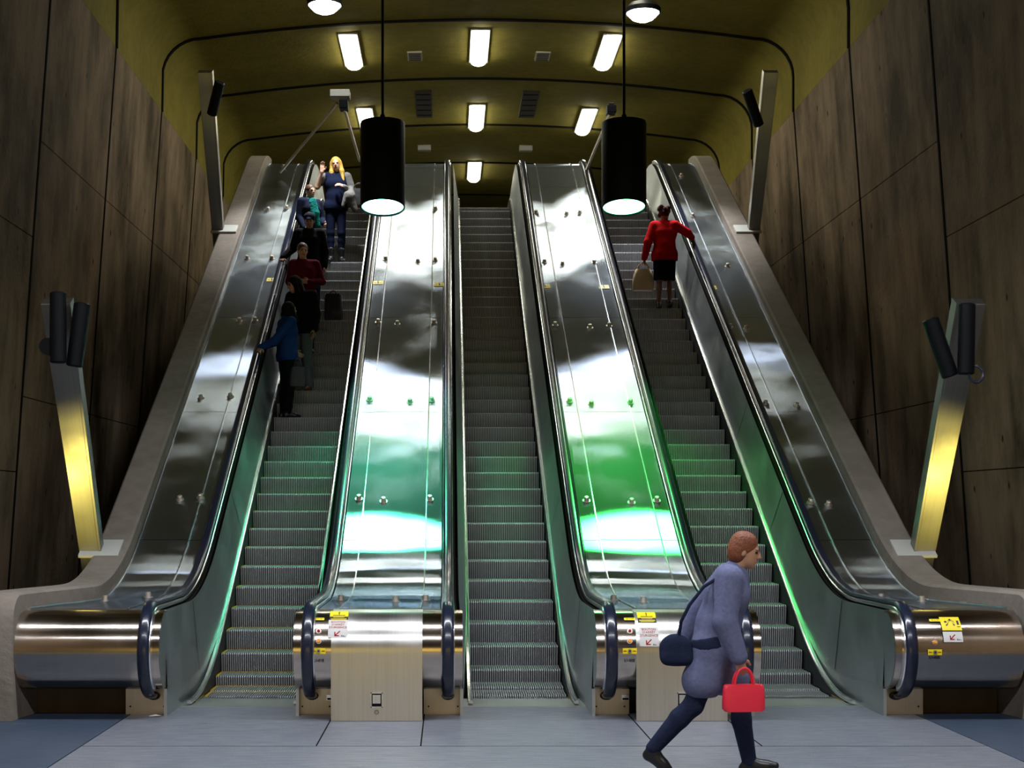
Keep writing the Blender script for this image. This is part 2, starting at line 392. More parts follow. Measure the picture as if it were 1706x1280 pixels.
for ei, C in enumerate(CENT):
    e = thing('escalator', ESC_LABEL[ei], 'escalator', (C, 15.24, 0), 'three parallel escalators')
    # steps
    k = -4
    while True:
        y = 16.77 + PHASE[ei] + .39 * k; k += 1
        if y < 15.30: continue
        if y > 30.6: break
        o = bpy.data.objects.new('step', STEPS[0 if ei == 0 else 1]); COL.objects.link(o); o.parent = e
        o.location = (0, y - 15.24, znose(y))
    # comb plate
    mb = MB(); mb.box(C - .60, C + .60, 14.62, 15.235, -.02, .004)
    for i in range(46):
        x = C - .49 + .98 * i / 45
        mb.box(x - .004, x + .004, 15.235, 15.40, -.01, .006)
    put('comb_plate', mb, M_panel, e, ang=0)
    mb = MB()
    for s in (-1, 1):
        mb.rings([[(C + s * .50, y, .006), (C + s * .545, y, .006), (C + s * .545, y, .012), (C + s * .50, y, .012)] for y in (15.0, 15.5)])
    put('yellow_border', mb, M_yellow, e, ang=0)
    for s in (-1, 1):
        # black skirt
        mb = MB()
        ys = yseq(14.95, YTOP - .4, .3)
        mb.rings([[(C + s * .505, y, znose(y) - .42), (C + s * .505, y, zskirt(y)), (C + s * .53, y, zskirt(y)), (C + s * .53, y, znose(y) - .42)] for y in ys])
        put('skirt', mb, M_skirt, e)
        # bright skirt trim, a slanting strip above the skirt
        mb = MB(); ys = yseq(14.72, YTOP - .4, .2)
        mb.rings([[(C + s * .498, y, zskirt(y) - .010), (C + s * .500, y, zskirt(y) + .012), (C + s * .512, y, zskirt(y) + .022), (C + s * .540, y, zskirt(y) + .022), (C + s * .540, y, zskirt(y) - .010)] for y in ys])
        put('skirt_trim', mb, M_bright, e)
        # inner panel: strip between skirt trim and deck, half disc at the newel
        mb = MB(); xt = C + s * .628
        def xsf(y): return C + s * (.528 + .07 * min(1, max(0, (17.0 - y) / 2.2)))
        def bot(y):
            b = zskirt(y) + .018
            return max(b, .25)
        yy = yseq(14.0, YTOP - .6, .2)
        top = []; bt = []
        for y in yy:
            lean = min(1, max(0, (y - 15.0) / 2.5)) * .30
            top.append((xt, y, zdeck(y) - .005)); yb = min(y + lean, YTOP - .6)
            bt.append((xsf(yb), yb, bot(yb)))
        vs = []; 
        for a, b in zip(top, bt): vs += [a, b]
        mb.add(vs, [(2 * i, 2 * i + 1, 2 * i + 3, 2 * i + 2) for i in range(len(yy) - 1)])
        # newel half disc
        n = 28; ring = [(C + s * .612, DC[0] - DR * sin(pi * i / n), DC[1] + DR * cos(pi * i / n)) for i in range(n + 1)]
        mb.add([(C + s * .612, DC[0], DC[1])] + ring, [(0, i + 1, i + 2) for i in range(n)])
        # seams between panel sheets
        for q in range(7):
            y0 = 16.15 + 2.15 * q if q else 15.55
            lean = min(1, max(0, (y0 - 15.0) / 2.5)) * .30
            yb = y0 + lean
            zt_, zb_ = zdeck(y0) - .02, bot(yb) + .012
            xa, xb = xt - s * .004, xsf(yb) - s * .004
            mb.add([(xa, y0 - .008, zt_), (xa, y0 + .008, zt_), (xb, yb + .008, zb_), (xb, yb - .008, zb_)], [(0, 1, 2, 3)], 1)
        put('inner_panel', mb, [M_panel, M_seam], e, ang=25)
        # low plinth wall under the panel at the entry
        mb = MB(); ys = yseq(13.98, 17.0, .2)
        mb.rings([[(xsf(y) + s * .002, y, max(0, znose(y) - .3)), (xsf(y) + s * .002, y, bot(y) + .004), (C + s * .63, y, bot(y) + .004), (C + s * .63, y, max(0, znose(y) - .3))] for y in ys])
        put('entry_plinth', mb, M_panel, e)
        # handrail and its bright guide
        X = C + s * RO
        mb = MB(); mb.sweep_yz(X, RP, rail_section())
        a = Vector((X, RP[-1][0] + RP[-1][2] * .06, RP[-1][1] + RP[-1][3] * .06))
        put('handrail', mb, M_rubber, e, ang=50)
        mb = MB(); mb.sweep_yz(X, RP[:-3], [(-.064, .0), (-.060, .03), (-.046, .040), (.046, .040), (.060, .03), (.064, .0)])
        put('handrail_guide', mb, M_bright, e, ang=40)
        # boot where the handrail runs back into the newel base
        mb = MB(); R = []
        for k in range(6):
            t = k / 5
            y = DC[0] - .02 + .22 * t; z = DC[1] - DR - .055 - .02 * sin(t * pi)
            w = .052 + .016 * t
            R.append([(X + w * cos(a_), y, z + (.036 + .01 * t) * sin(a_)) for a_ in [2 * pi * i / 14 for i in range(14)]])
        mb.rings(R)
        put('handrail_boot', mb, M_black, e)

# ================================================================= DECKS BETWEEN AND BESIDE THE ESCALATORS
def drum_pt(X, phi, dr=0.0):
    return (X, DC[0] - (DR + dr) * sin(phi), DC[1] + (DR + dr) * cos(phi))
def drum_sheet(mb, x0, x1, p0, p1, dr, mi=0, n=30, th=.008):
    R = []
    for i in range(n + 1):
        p = p0 + (p1 - p0) * i / n
        R.append([drum_pt(x0, p, dr), drum_pt(x1, p, dr), drum_pt(x1, p, dr - th), drum_pt(x0, p, dr - th)])
    mb.rings(R, mi=mi)
def deck_sheet(mb, x0, x1, y0, y1, dz, th=.01, mi=0, xf0=None, xf1=None):
    R = []
    for y in yseq(y0, y1, .3):
        a = xf0(y) if xf0 else x0; b = xf1(y) if xf1 else x1
        s = slope_at(zdeck, y); l = sqrt(1 + s * s); ny, nz = -s / l, 1 / l
        zz = zdeck(y)
        R.append([(a, y + ny * dz, zz + nz * dz), (b, y + ny * dz, zz + nz * dz), (b, y + ny * (dz - th), zz + nz * (dz - th)), (a, y + ny * (dz - th), zz + nz * (dz - th))])
    mb.rings(R, mi=mi)
CUTS = [14.0, 15.45, 17.28, 20.16, 22.98, 25.75, 28.5, 31.6]
def deck_frame(X, Y, off=0.0):
    s = slope_at(zdeck, Y); l = sqrt(1 + s * s)
    n = Vector((0, -s / l, 1 / l)); u = Vector((0, 1 / l, s / l))
    o = Vector((X, Y, zdeck(Y))) + n * off
    M = Matrix(((1, u.x, n.x, o.x), (0, u.y, n.y, o.y), (0, u.z, n.z, o.z), (0, 0, 0, 1)))
    return M
def knob(t, px, py, off=.012):
    Y = solve(lambda y: zdeck(y) + .02, py + 3); X = (px - XV) * Y / F
    M = deck_frame(X, Y, off - .004)
    mb = MB(); mb.cyl((0, 0, 0), (0, 0, .008), .048, n=18); mb.cyl((0, 0, .008), (0, 0, .052), .031, .029, n=18); mb.cyl((0, 0, .052), (0, 0, .058), .029, .022, n=18)
    mb.v = [M @ Vector(p) for p in mb.v]
    put('anti_slide_knob', mb, M_plate, t, ang=40)
def text_mb(mb, s, size, cx, cy, mi, bold=0.0):
    """flat lettering centred at (cx, cy) in the plane z = 0"""
    cu = bpy.data.curves.new('lettering', 'FONT'); cu.body = s; cu.size = size; cu.align_x = 'CENTER'; cu.align_y = 'CENTER'; cu.offset = bold; cu.resolution_u = 2
    ob = bpy.data.objects.new('lettering', cu); COL.objects.link(ob)
    dg = bpy.context.evaluated_depsgraph_get(); me = bpy.data.meshes.new_from_object(ob.evaluated_get(dg))
    mb.add([(v.co.x + cx, v.co.y + cy, 0) for v in me.vertices], [tuple(p.vertices) for p in me.polygons], mi)
    bpy.data.objects.remove(ob); bpy.data.curves.remove(cu); bpy.data.meshes.remove(me)
def rect(mb, x0, x1, y0, y1, mi, z=0.0, nx=1, ny=6):
    vs = [(x0 + (x1 - x0) * i / nx, y0 + (y1 - y0) * j / ny, z) for j in range(ny + 1) for i in range(nx + 1)]
    mb.add(vs, [(j * (nx + 1) + i, j * (nx + 1) + i + 1, (j + 1) * (nx + 1) + i + 1, (j + 1) * (nx + 1) + i) for j in range(ny) for i in range(nx)], mi)
def poly(mb, pts, mi, z=0.0): mb.add([(x, y, z) for x, y in pts], [tuple(range(len(pts)))], mi)
def disc(mb, x, y, r, mi, z=0.0, n=20): poly(mb, [(x + r * cos(2 * pi * i / n), y + r * sin(2 * pi * i / n)) for i in range(n)], mi, z)
def on_drum(mb, X, phi, dr):
    """wrap flat artwork (x right, y up, z out) on the drum at angle phi from the top"""
    out = []
    for x, y, z in mb.v:
        r = DR + dr + z; p = phi - y / (DR + dr)
        out.append((X + x, DC[0] - r * sin(p), DC[1] + r * cos(p)))
    mb.v = out
def phi_at(py):
    """drum angle whose surface shows at image row py"""
    lo, hi = 0.15, 2.6
    for _ in range(50):
        m = (lo + hi) / 2; p = drum_pt(0, m)
        if YV - F * (p[2] - H) / p[1] < py: lo = m
        else: hi = m
    return (lo + hi) / 2
def drum_xy(px, py):
    ph = phi_at(py); return (px - XV) * drum_pt(0, ph)[1] / F, ph
SIGN_MATS = [M_white, M_red, M_ink, M_sticker, M_orange, M_plate, M_black]
def warn_sign(t, px, py, kind):
    X, ph = drum_xy(px, py); mb = MB()
    if kind == 'triangle':
        rect(mb, -.085, .085, -.015, .085, 3); rect(mb, -.085, .085, -.075, -.015, 2)
        poly(mb, [(-.06, 0), (.06, 0), (0, .072)], 2, .001); poly(mb, [(-.048, .007), (.048, .007), (0, .062)], 3, .002)
        poly(mb, [(-.006, .05), (.006, .05), (.003, .024), (-.003, .024)], 2, .003); disc(mb, 0, .016, .005, 2, .003)
        for y, w in ((-.028, .05), (-.045, .072), (-.055, .072), (-.065, .06)): rect(mb, -w, w, y - .0025, y + .0025, 3, .001, 1, 1)
    else:
        rect(mb, -.09, .09, -.08, .08, 3)
        poly(mb, [(-.055, -.03), (-.045, -.03), (-.02, .032), (0, .055), (.03, .02), (.035, -.03), (.02, -.03), (.015, .01), (0, .03), (-.015, .01), (-.035, -.03)], 2, .001)
        disc(mb, -.045, .015, .012, 2, .001)
        rect(mb, .055, .075, -.02, .03, 2, .001, 1, 1); rect(mb, .05, .08, -.045, -.038, 2, .001, 1, 1)
    on_drum(mb, X, ph, .013); put('warning_sign', mb, SIGN_MATS, t, ang=0)
def stop_sign(t, px, py, words=True):
    X, ph = drum_xy(px, py); mb = MB()
    h = .095 if words else .05
    rect(mb, -.088, .088, -h, h, 0)
    dy = 0
    if words:
        for s, y in (('BOUTON', .066), ("D'ARRÊT", .036), ("D'URGENCE", .006)): text_mb(mb, s, .030, 0, y, 1, .0003)
        dy = -.052
    n0 = len(mb.v)
    poly(mb, [(-.03, dy - .03), (.012, dy - .03), (.012, dy - .02), (-.013, dy - .02), (.024, dy + .017), (.017, dy + .024), (-.02, dy - .013), (-.02, dy + .012), (-.03, dy + .012)], 1, .001)
    for i, x in enumerate((.035, .048, .062)): rect(mb, x, x + .008, dy - .034, dy - .02 - .004 * i, 2, .001, 1, 1)
    mb.v = [(x, y, z if z else (.001 if i > 13 else 0)) for i, (x, y, z) in enumerate(mb.v)]
    on_drum(mb, X, ph, .0135); put('stop_button_sign', mb, SIGN_MATS, t, ang=0)
def control_strip(t, px, rows, code):
    """labels, buttons and lamp stacked on the drum beside a handrail"""
    X, ph = drum_xy(px, rows[0]); mb = MB(); rect(mb, -.052, .052, -.016, .016, 3)
    text_mb(mb, '00 ▪ 00' if False else '•• • ••', .03, 0, 0, 2, .001); mb.v = [(x, y, .001 if i > 13 else z) for i, (x, y, z) in enumerate(mb.v)]
    on_drum(mb, X, ph, .011); put('number_label', mb, SIGN_MATS, t, ang=0)
    if rows[1]:
        X, ph = drum_xy(px, rows[1]); mb = MB()
        mb.cyl((0, 0, -.004), (0, 0, .006), .024, n=24, mi=5); mb.cyl((0, 0, .006), (0, 0, .016), .014, .012, n=20, mi=1)
        on_drum(mb, X, ph, .011); put('stop_button', mb, SIGN_MATS, t)
    X, ph = drum_xy(px, rows[2]); mb = MB()
    mb.cyl((0, 0, -.004), (0, 0, .006), .024, n=24, mi=5); mb.cyl((0, 0, .006), (0, 0, .02), .018, .013, n=20, mi=4)
    on_drum(mb, X, ph, .011); put('indicator_lamp', mb, SIGN_MATS, t)
    X, ph = drum_xy(px, rows[3]); mb = MB(); rect(mb, -.064, .064, -.026, .026, 3)
    mb.cyl((0, 0, 0), (0, 0, .012), .018, n=20, mi=5); mb.cyl((0, 0, .012), (0, 0, .015), .009, n=12, mi=2)
    for s in (-1, 1): rect(mb, s * .042 - .014, s * .042 + .014, -.004, .004, 1, .001, 1, 1)
    on_drum(mb, X, ph, .011); put('key_switch', mb, SIGN_MATS, t)
    X, ph = drum_xy(px, rows[4]); mb = MB(); text_mb(mb, code, .034, 0, 0, 2, .0008)
    on_drum(mb, X, ph, .011); put('unit_number', mb, SIGN_MATS, t, ang=0)
def hold_sticker(t, px, py):
    Y = solve(lambda y: zdeck(y) + .02, py); X = (px - XV) * Y / F
    mb = MB(); w, h = .083, .075
    rect(mb, -w, w, -h, h, 3, 0, 1, 1)
    rect(mb, -.055, -.035, -.03, -.005, 1, .0015, 1, 1)
    poly(mb, [(-.012, -.045), (.016, -.045), (.016, .0), (.004, .02), (.004, .05), (-.012, .05)], 2, .0015)
    disc(mb, -.004, .057, .012, 2, .0015, 12)
    rect(mb, .032, .044, -.02, .005, 2, .0015, 1, 1); rect(mb, .054, .064, -.03, -.005, 2, .0015, 1, 1)
    M = deck_frame(X, Y, .012); mb.v = [M @ Vector(p) for p in mb.v]
    put('hold_handrail_sticker', mb, SIGN_MATS, t, ang=0)
def build_deck(label, xl, xr, strips, px_knobs, stickers, hand_l, hand_r, bl=None, br=None, plates=(), group=None, cover=None):
    """xl/xr: outer limits of drum; strips: deck panel x-limits"""
    t = thing('escalator_deck', label, 'escalator deck', ((xl + xr) / 2, 14.0, 0), group)
    # dark carcass under the sheets
    mb = MB(); R = []
    for y in yseq(14.0, YTOP - .2, .3):
        a = bl(y) if bl else xl + .05; b = br(y) if br else xr - .05
        z = zdeck(y) - .02; R.append([(a, y, z), (b, y, z), (b, y, z - .3), (a, y, z - .3)])
    mb.rings(R); put('carcass', mb, M_seam, t, ang=0)
    # deck sheets
    for i in range(len(strips) - 1):
        f0 = (lambda y, q=strips[i]: q(y) if callable(q) else q); f1 = (lambda y, q=strips[i + 1]: q(y) if callable(q) else q)
        mb = MB(); mid = (len(strips) > 3 and i == 1) or (len(strips) == 3 and i == (0 if hand_r is not None else 1))
        for a, b in zip(CUTS, CUTS[1:]):
            deck_sheet(mb, 0, 0, a + .004, b - .004, .012 if mid else .005, .012, 0, (lambda y: f0(y) + .006), (lambda y: f1(y) - .006))
        put('centre_panel' if mid else 'side_panel', mb, M_deck, t, ang=25)
    # bright lipped joints between the sheets
    for q in strips[1:-1]:
        f = (lambda y, q=q: q(y) if callable(q) else q)
        mb = MB(); deck_sheet(mb, 0, 0, 14.05, YTOP - .5, .019, .012, 0, (lambda y: f(y) - .005), (lambda y: f(y) + .005)); put('joint_strip', mb, M_bright, t, ang=25)
    # drum
    mb = MB(); drum_sheet(mb, xl, xr, 0, pi, 0, n=40, th=.02)
    put('newel_drum', mb, M_drum, t, ang=25)
    for x in px_knobs: knob(t, *x)
    for x in stickers: hold_sticker(t, *x)
    # newel base plates
    for x0, x1 in plates:
        mb = MB(); mb.box(x0, x1, 14.10, 14.42, 0, .262)
        mb.box(x0 + .02, x1 - .02, 14.092, 14.10, .055, .245, 0)
        for x in (x0 + .045, x1 - .045): mb.cyl((x, 14.094, .075), (x, 14.086, .075), .008, n=10, mi=1)
        put('newel_base_plate', mb, [M_plate, M_seam], t, ang=0)
    return t
ROWS4 = (1033, 1053, 1069, 1085, 1101)
def cover_panel(t, x0, x1, lx):
    mb = MB()
    drum_sheet(mb, x0, x1, .12, pi / 2, .010, n=24, th=.010)
    mb.box(x0, x1, DC[0] - DR - .010, DC[0] - DR + .01, 0.004, DC[1])
    p = put('front_cover', mb, M_cover, t, ang=30)
    yf = DC[0] - DR - .010
    mb = MB()
    mb.box(lx - .056, lx + .056, yf - .006, yf, .125, .265); mb.box(lx - .045, lx + .045, yf - .010, yf - .005, .137, .253, 1)
    mb.box(lx - .036, lx + .036, yf - .018, yf - .009, .165, .243); mb.box(lx - .030, lx + .030, yf - .016, yf - .009, .142, .160, 1)
    for dx in (-.05, .05):
        for z in (.131, .259): mb.cyl((lx + dx, yf - .009, z), (lx + dx, yf, z), .006, n=8)
    l = put('latch', mb, [M_bright, M_seam], t, ang=0)
    mb = MB(); mb.cyl((lx, yf - .006, .085), (lx, yf, .085), .026, n=24); mb.cyl((lx, yf - .008, .085), (lx, yf - .005, .085), .018, n=20, mi=1); mb.cyl((lx, yf - .009, .085), (lx, yf - .007, .085), .014, n=20)
    put('lock', mb, [M_plate, M_seam], t)
LR, CL = CENT[0] + RO, CENT[1] - RO
CR, RL = CENT[1] + RO, CENT[2] - RO
LL, RR = CENT[0] - RO, CENT[2] + RO
g = .066
kn_l = [(725, 345), (642, 428), (696, 433), (725, 430), (630, 533), (662, 536), (723, 534), (616, 662), (683, 666), (719, 663), (598, 827), (639, 831), (716, 828), (568, 996), (659, 998), (709, 996)]
t = build_deck('steel deck between the left and middle escalators, its rounded front drum fully in view', CENT[0] + .61, CENT[1] - .61,
               [LR + g, LR + g + .20, CL - g - .19, CL - g], kn_l, [(630, 470), (732, 473)], LR, CL,
               plates=((CENT[0] + .605, -1.06), (-.22, CENT[1] - .605)), group='steel decks between the escalators')
cover_panel(t, -1.055, -.226, -.64)
warn_sign(t, 565, 1028, 'triangle'); stop_sign(t, 563, 1048)
control_strip(t, 531, ROWS4, 'L1-01E')
mb = MB(); mb.box(-1.13, -1.068, 14.075, 14.10, .135, .185); mb.box(-1.125, -1.073, 14.070, 14.076, .140, .156, 1); put('rating_plate', mb, [M_bright, M_seam], t, ang=0)
kn_r = [(893, 351), (944, 353), (966, 351), (907, 433), (937, 437), (990, 434), (925, 538), (983, 542), (1015, 539), (949, 665), (985, 670), (1050, 667), (977, 830), (1052, 833), (1094, 830), (1022, 996), (1072, 999)]
t = build_deck('steel deck between the middle and right escalators, its front drum half hidden by the walker', CENT[1] + .61, CENT[2] - .61,
               [CR + g, CR + g + .20, RL - g - .19, RL - g], kn_r, [(908, 476), (1006, 477)], CR, RL,
               plates=((CENT[1] + .605, 1.71), (2.55, CENT[2] - .605)), group='steel decks between the escalators')
cover_panel(t, 1.718, 2.545, 2.14)
warn_sign(t, 1077, 1030, 'triangle'); stop_sign(t, 1081, 1061)
control_strip(t, 1049, ROWS4, 'L1-02E')
mb = MB(); mb.box(1.64, 1.705, 14.075, 14.10, .135, .185); mb.box(1.645, 1.70, 14.070, 14.076, .140, .156, 1); put('rating_plate', mb, [M_bright, M_seam], t, ang=0)
kl = [(472, 275), (447, 346), (478, 343), (412, 427), (453, 427), (399, 531), (425, 530), (335, 660), (384, 657), (300, 828), (334, 825), (175, 997), (247, 991)]
t = build_deck('outer left steel deck and drum between the left escalator and the concrete kerb', -4.0, CENT[0] - .61,
               [lambda y: cin(-1, y) + .03, LL - g - .16, LL - g], kl, [(453, 465)], None, LL,
               bl=lambda y: cin(-1, y), plates=((-3.02, CENT[0] - .605),), group='outer steel decks beside the walls')
mb = MB(); mb.box(-3.95, -3.03, 14.2, 14.5, 0, .26); put('drum_plinth', mb, M_plinth, t, ang=0)
mb = MB(); R = []
for y in yseq(14.0, YTOP - .6, .2):
    x = cin(-1, y); z = zdeck(y); R.append([(x, y, z - .02), (x, y, z + .028), (x + .035, y, z + .024), (x + .035, y, z - .02)])
mb.rings(R); put('edge_trim', mb, M_bright, t)
kr = [(1135, 290), (1131, 353), (1154, 356), (1170, 438), (1212, 440), (1216, 541), (1243, 544), (1275, 669), (1327, 673), (1350, 833), (1380, 837), (1468, 994), (1536, 998)]
t = build_deck('outer right steel deck and drum carrying a yellow label, beside the right concrete kerb', CENT[2] + .61, 5.25,
               [RR + g, RR + g + .16, lambda y: cin(1, y) - .03], kr, [(1185, 478)], RR, None,
               br=lambda y: cin(1, y), plates=((CENT[2] + .605, 4.47),), group='outer steel decks beside the walls')
mb = MB(); mb.box(4.48, 5.2, 14.2, 14.5, 0, .26); put('drum_plinth', mb, M_plinth, t, ang=0)
mb = MB(); R = []
for y in yseq(14.0, YTOP - .6, .2):
    x = cin(1, y); z = zdeck(y); R.append([(x, y, z - .02), (x, y, z + .028), (x - .035, y, z + .024), (x - .035, y, z - .02)])
mb.rings(R); put('edge_trim', mb, M_bright, t)
warn_sign(t, 1583, 1040, 'arch'); stop_sign(t, 1587, 1062, False)
control_strip(t, 1557, (1035, None, 1071, 1087, 1096), 'L1-03E')
# ================================================================= PEOPLE (bodies and clothes grown as smooth implicit surfaces)
def surface(prims, vox=.009, k=.02):
    """prims: ('cap',a,ra,b,rb[,k]) ('ell',c,(rx,ry,rz),M[,k]) ('cut',point,normal) ('sub',c,(r..),M) -> smooth quad mesh arrays"""
    lo = np.full(3, 1e9); hi = -lo
    for p in prims:
        if p[0] == 'cap':
            for c, r in ((p[1], p[2]), (p[3], p[4])):
                c = np.array(c); lo = np.minimum(lo, c - r); hi = np.maximum(hi, c + r)
        elif p[0] == 'ell':
            c = np.array(p[1]); r = max(p[2]); lo = np.minimum(lo, c - r); hi = np.maximum(hi, c + r)
    lo -= .04; hi += .04
    n = np.ceil((hi - lo) / vox).astype(int) + 1
    D = np.full(n, .5, np.float32)
    ax = [lo[i] + vox * np.arange(n[i]) for i in range(3)]
    def block(l, h):
        s = []
        for i in range(3):
            a = max(0, int((l[i] - lo[i]) / vox)); b = min(n[i], int((h[i] - lo[i]) / vox) + 2); s.append(slice(a, max(a + 1, b)))
        X, Y, Z = np.meshgrid(ax[0][s[0]], ax[1][s[1]], ax[2][s[2]], indexing='ij'); return tuple(s), X, Y, Z
    for p in prims:
        kk = k
        if p[0] == 'cap':
            a = np.array(p[1], float); b = np.array(p[3], float); ra, rb = p[2], p[4]
            if len(p) > 5: kk = p[5]
            pad = max(ra, rb) + kk + .03
            s, X, Y, Z = block(np.minimum(a, b) - pad, np.maximum(a, b) + pad)
            d = b - a; L = max(1e-9, d @ d)
            t = np.clip(((X - a[0]) * d[0] + (Y - a[1]) * d[1] + (Z - a[2]) * d[2]) / L, 0, 1)
            v = np.sqrt((X - a[0] - t * d[0]) ** 2 + (Y - a[1] - t * d[1]) ** 2 + (Z - a[2] - t * d[2]) ** 2) - (ra + t * (rb - ra))
        elif p[0] in ('ell', 'sub'):
            c = np.array(p[1], float); r = np.array(p[2], float); M = np.array(p[3]) if p[3] is not None else np.eye(3)
            if len(p) > 4: kk = p[4]
            pad = r.max() + kk + .03
            s, X, Y, Z = block(c - pad, c + pad)
            q = [X - c[0], Y - c[1], Z - c[2]]
            l = [M[0][i] * q[0] + M[1][i] * q[1] + M[2][i] * q[2] for i in range(3)]
            k0 = np.sqrt((l[0] / r[0]) ** 2 + (l[1] / r[1]) ** 2 + (l[2] / r[2]) ** 2)
            k1 = np.sqrt((l[0] / r[0] ** 2) ** 2 + (l[1] / r[1] ** 2) ** 2 + (l[2] / r[2] ** 2) ** 2) + 1e-9
            v = np.where(k0 < .05, -r.min(), k0 * (k0 - 1) / k1)
        elif p[0] == 'cut':
            c = np.array(p[1], float); nn = np.array(p[2], float); nn = nn / np.linalg.norm(nn)
            s, X, Y, Z = block(lo - 1, hi + 1)
            v = (X - c[0]) * nn[0] + (Y - c[1]) * nn[1] + (Z - c[2]) * nn[2]
            D[s] = np.maximum(D[s], v); continue
        cur = D[s]
        if p[0] == 'sub': D[s] = np.maximum(cur, -v)
        else:
            h = np.maximum(kk - np.abs(cur - v), 0) / kk
            D[s] = np.minimum(cur, v) - h * h * kk * .25
    ins = D < 0
    nx, ny, nz = n
    cnt = np.zeros((nx - 1, ny - 1, nz - 1), np.int8); acc = np.zeros((nx - 1, ny - 1, nz - 1, 3), np.float32)
    offs = [(i, j, m) for i in (0, 1) for j in (0, 1) for m in (0, 1)]
    def sl(o): return (slice(o[0], nx - 1 + o[0]), slice(o[1], ny - 1 + o[1]), slice(o[2], nz - 1 + o[2]))
    for o in offs:
        for a in range(3):
            if o[a]: continue
            q = list(o); q[a] = 1; A, B = D[sl(o)], D[sl(q)]
            m = (A < 0) != (B < 0)
            t = np.where(m, A / np.where(m, A - B, 1), 0)
            cnt += m
            for c in range(3): acc[..., c] += np.where(m, o[c] + (t if c == a else 0), 0)
    act = cnt > 0; idx = -np.ones(act.shape, np.int64); ii = np.argwhere(act); idx[act] = np.arange(len(ii))
    V = lo + vox * (ii + acc[act] / cnt[act][:, None])
    Fq = []
    for a in range(3):
        b, c = (a + 1) % 3, (a + 2) % 3
        q0 = [slice(None)] * 3; q1 = [slice(None)] * 3; q0[a] = slice(0, n[a] - 1); q1[a] = slice(1, n[a])
        m = ins[tuple(q0)] != ins[tuple(q1)]
        e = np.argwhere(m); e = e[(e[:, b] > 0) & (e[:, c] > 0) & (e[:, b] < n[b] - 1) & (e[:, c] < n[c] - 1)]
        fl = ins[e[:, 0], e[:, 1], e[:, 2]]
        def cell(db, dc):
            w = e.copy(); w[:, b] -= db; w[:, c] -= dc; return idx[w[:, 0], w[:, 1], w[:, 2]]
        Q = np.stack([cell(1, 1), cell(0, 1), cell(0, 0), cell(1, 0)], 1)
        Q[~fl] = Q[~fl][:, ::-1]; Fq.append(Q)
    return V, np.concatenate(Fq)
def surf_obj(name, prims, mats, parent, vox=.009, k=.02, paint=None, relax=2):
    V, Q = surface(prims, vox, k)
    for _ in range(relax):                                     # light Laplacian relaxation removes voxel stepping
        S = np.zeros_like(V); C = np.zeros(len(V))
        for i in range(4):
            a, b = Q[:, i], Q[:, (i + 1) % 4]
            np.add.at(S, a, V[b]); np.add.at(C, a, 1); np.add.at(S, b, V[a]); np.add.at(C, b, 1)
        V = V * .5 + .5 * S / np.maximum(C, 1)[:, None]
    me = bpy.data.meshes.new(name); me.from_pydata(V.tolist(), [], Q.tolist())
    for m in mats: me.materials.append(m)
    if paint is not None:
        cen = V[Q].mean(1); me.polygons.foreach_set('material_index', paint(cen).astype(np.int32))
    me.polygons.foreach_set('use_smooth', [True] * len(Q))
    o = bpy.data.objects.new(name, me); COL.objects.link(o); o.parent = parent
    return o
def rotm(rx=0, ry=0, rz=0): return Matrix.Rotation(rz, 3, 'Z') @ Matrix.Rotation(ry, 3, 'Y') @ Matrix.Rotation(rx, 3, 'X')
DEF = dict(pelvis=(0, 0, .94), waist=(0, 0, 1.08), chest=(0, 0, 1.28), neck=(0, .01, 1.455), head=(0, -.02, 1.60),
           shL=(.175, 0, 1.405), shR=(-.175, 0, 1.405), elL=(.225, .03, 1.12), elR=(-.225, .03, 1.12), wrL=(.235, -.06, .88), wrR=(-.235, -.06, .88),
           hiL=(.085, 0, .90), hiR=(-.085, 0, .90), knL=(.095, -.02, .49), knR=(-.095, -.02, .49), anL=(.095, .02, .085), anR=(-.095, .02, .085),
           toL=(.11, -.15, .03), toR=(-.11, -.15, .03), head_rot=(0, 0, 0), handL=None, handR=None, curlL=.5, curlR=.5)
SKIN = dict(fair=simple('skin_fair', (.62, .36, .25), .5), tan=simple('skin_tan', (.42, .22, .13), .5), brown=simple('skin_brown', (.20, .085, .045), .5))
M_eye = simple('eye_dark', (.02, .015, .012), .25); M_lip = simple('lips', (.38, .10, .09), .45)
def cloth(name, col, rough=.9, noise=.25, ns=40, bump=.25): return simple(name, col, rough, 0, noise=noise, nscale=ns, bump=bump, spec=.08)
def torso_prims(J, o=0.0, w=1.0):
    P = []
    ch = Vector(J['chest']); ne = Vector(J['neck']); wa = Vector(J['waist']); pe = Vector(J['pelvis'])
    sl, sr = Vector(J['shL']), Vector(J['shR']); ax = (sl - sr).normalized()
    hl, hr = Vector(J['hiL']), Vector(J['hiR']); hx = (hl - hr).normalized()
    for c, a, rx, r in ((ch, ax, .075 * w, .105), (wa, (ax + hx) / 2, .055 * w, .095), (pe, hx, .075 * w, .10)):
        P.append(('cap', c - a * rx, r + o, c + a * rx, r + o, .06))
    P.append(('cap', ch - ax * .05, .10 + o, wa - ax * .04, .09 + o, .06)); P.append(('cap', ch + ax * .05, .10 + o, wa + ax * .04, .09 + o, .06))
    P.append(('cap', wa, .10 + o, pe, .11 + o, .06))
    P.append(('cap', sl - ax * .035, .058 + o, sr + ax * .035, .058 + o, .06))
    P.append(('cap', ne - Vector((0, 0, .05)), .07 + o * .5, ch, .09 + o, .05))
    return P
def arm_prims(J, s, o=0.0):
    a, b, c = J['sh' + s], J['el' + s], J['wr' + s]
    return [('cap', a, .052 + o, b, .040 + o, .02), ('cap', b, .042 + o, c, .029 + o * .8, .015)]
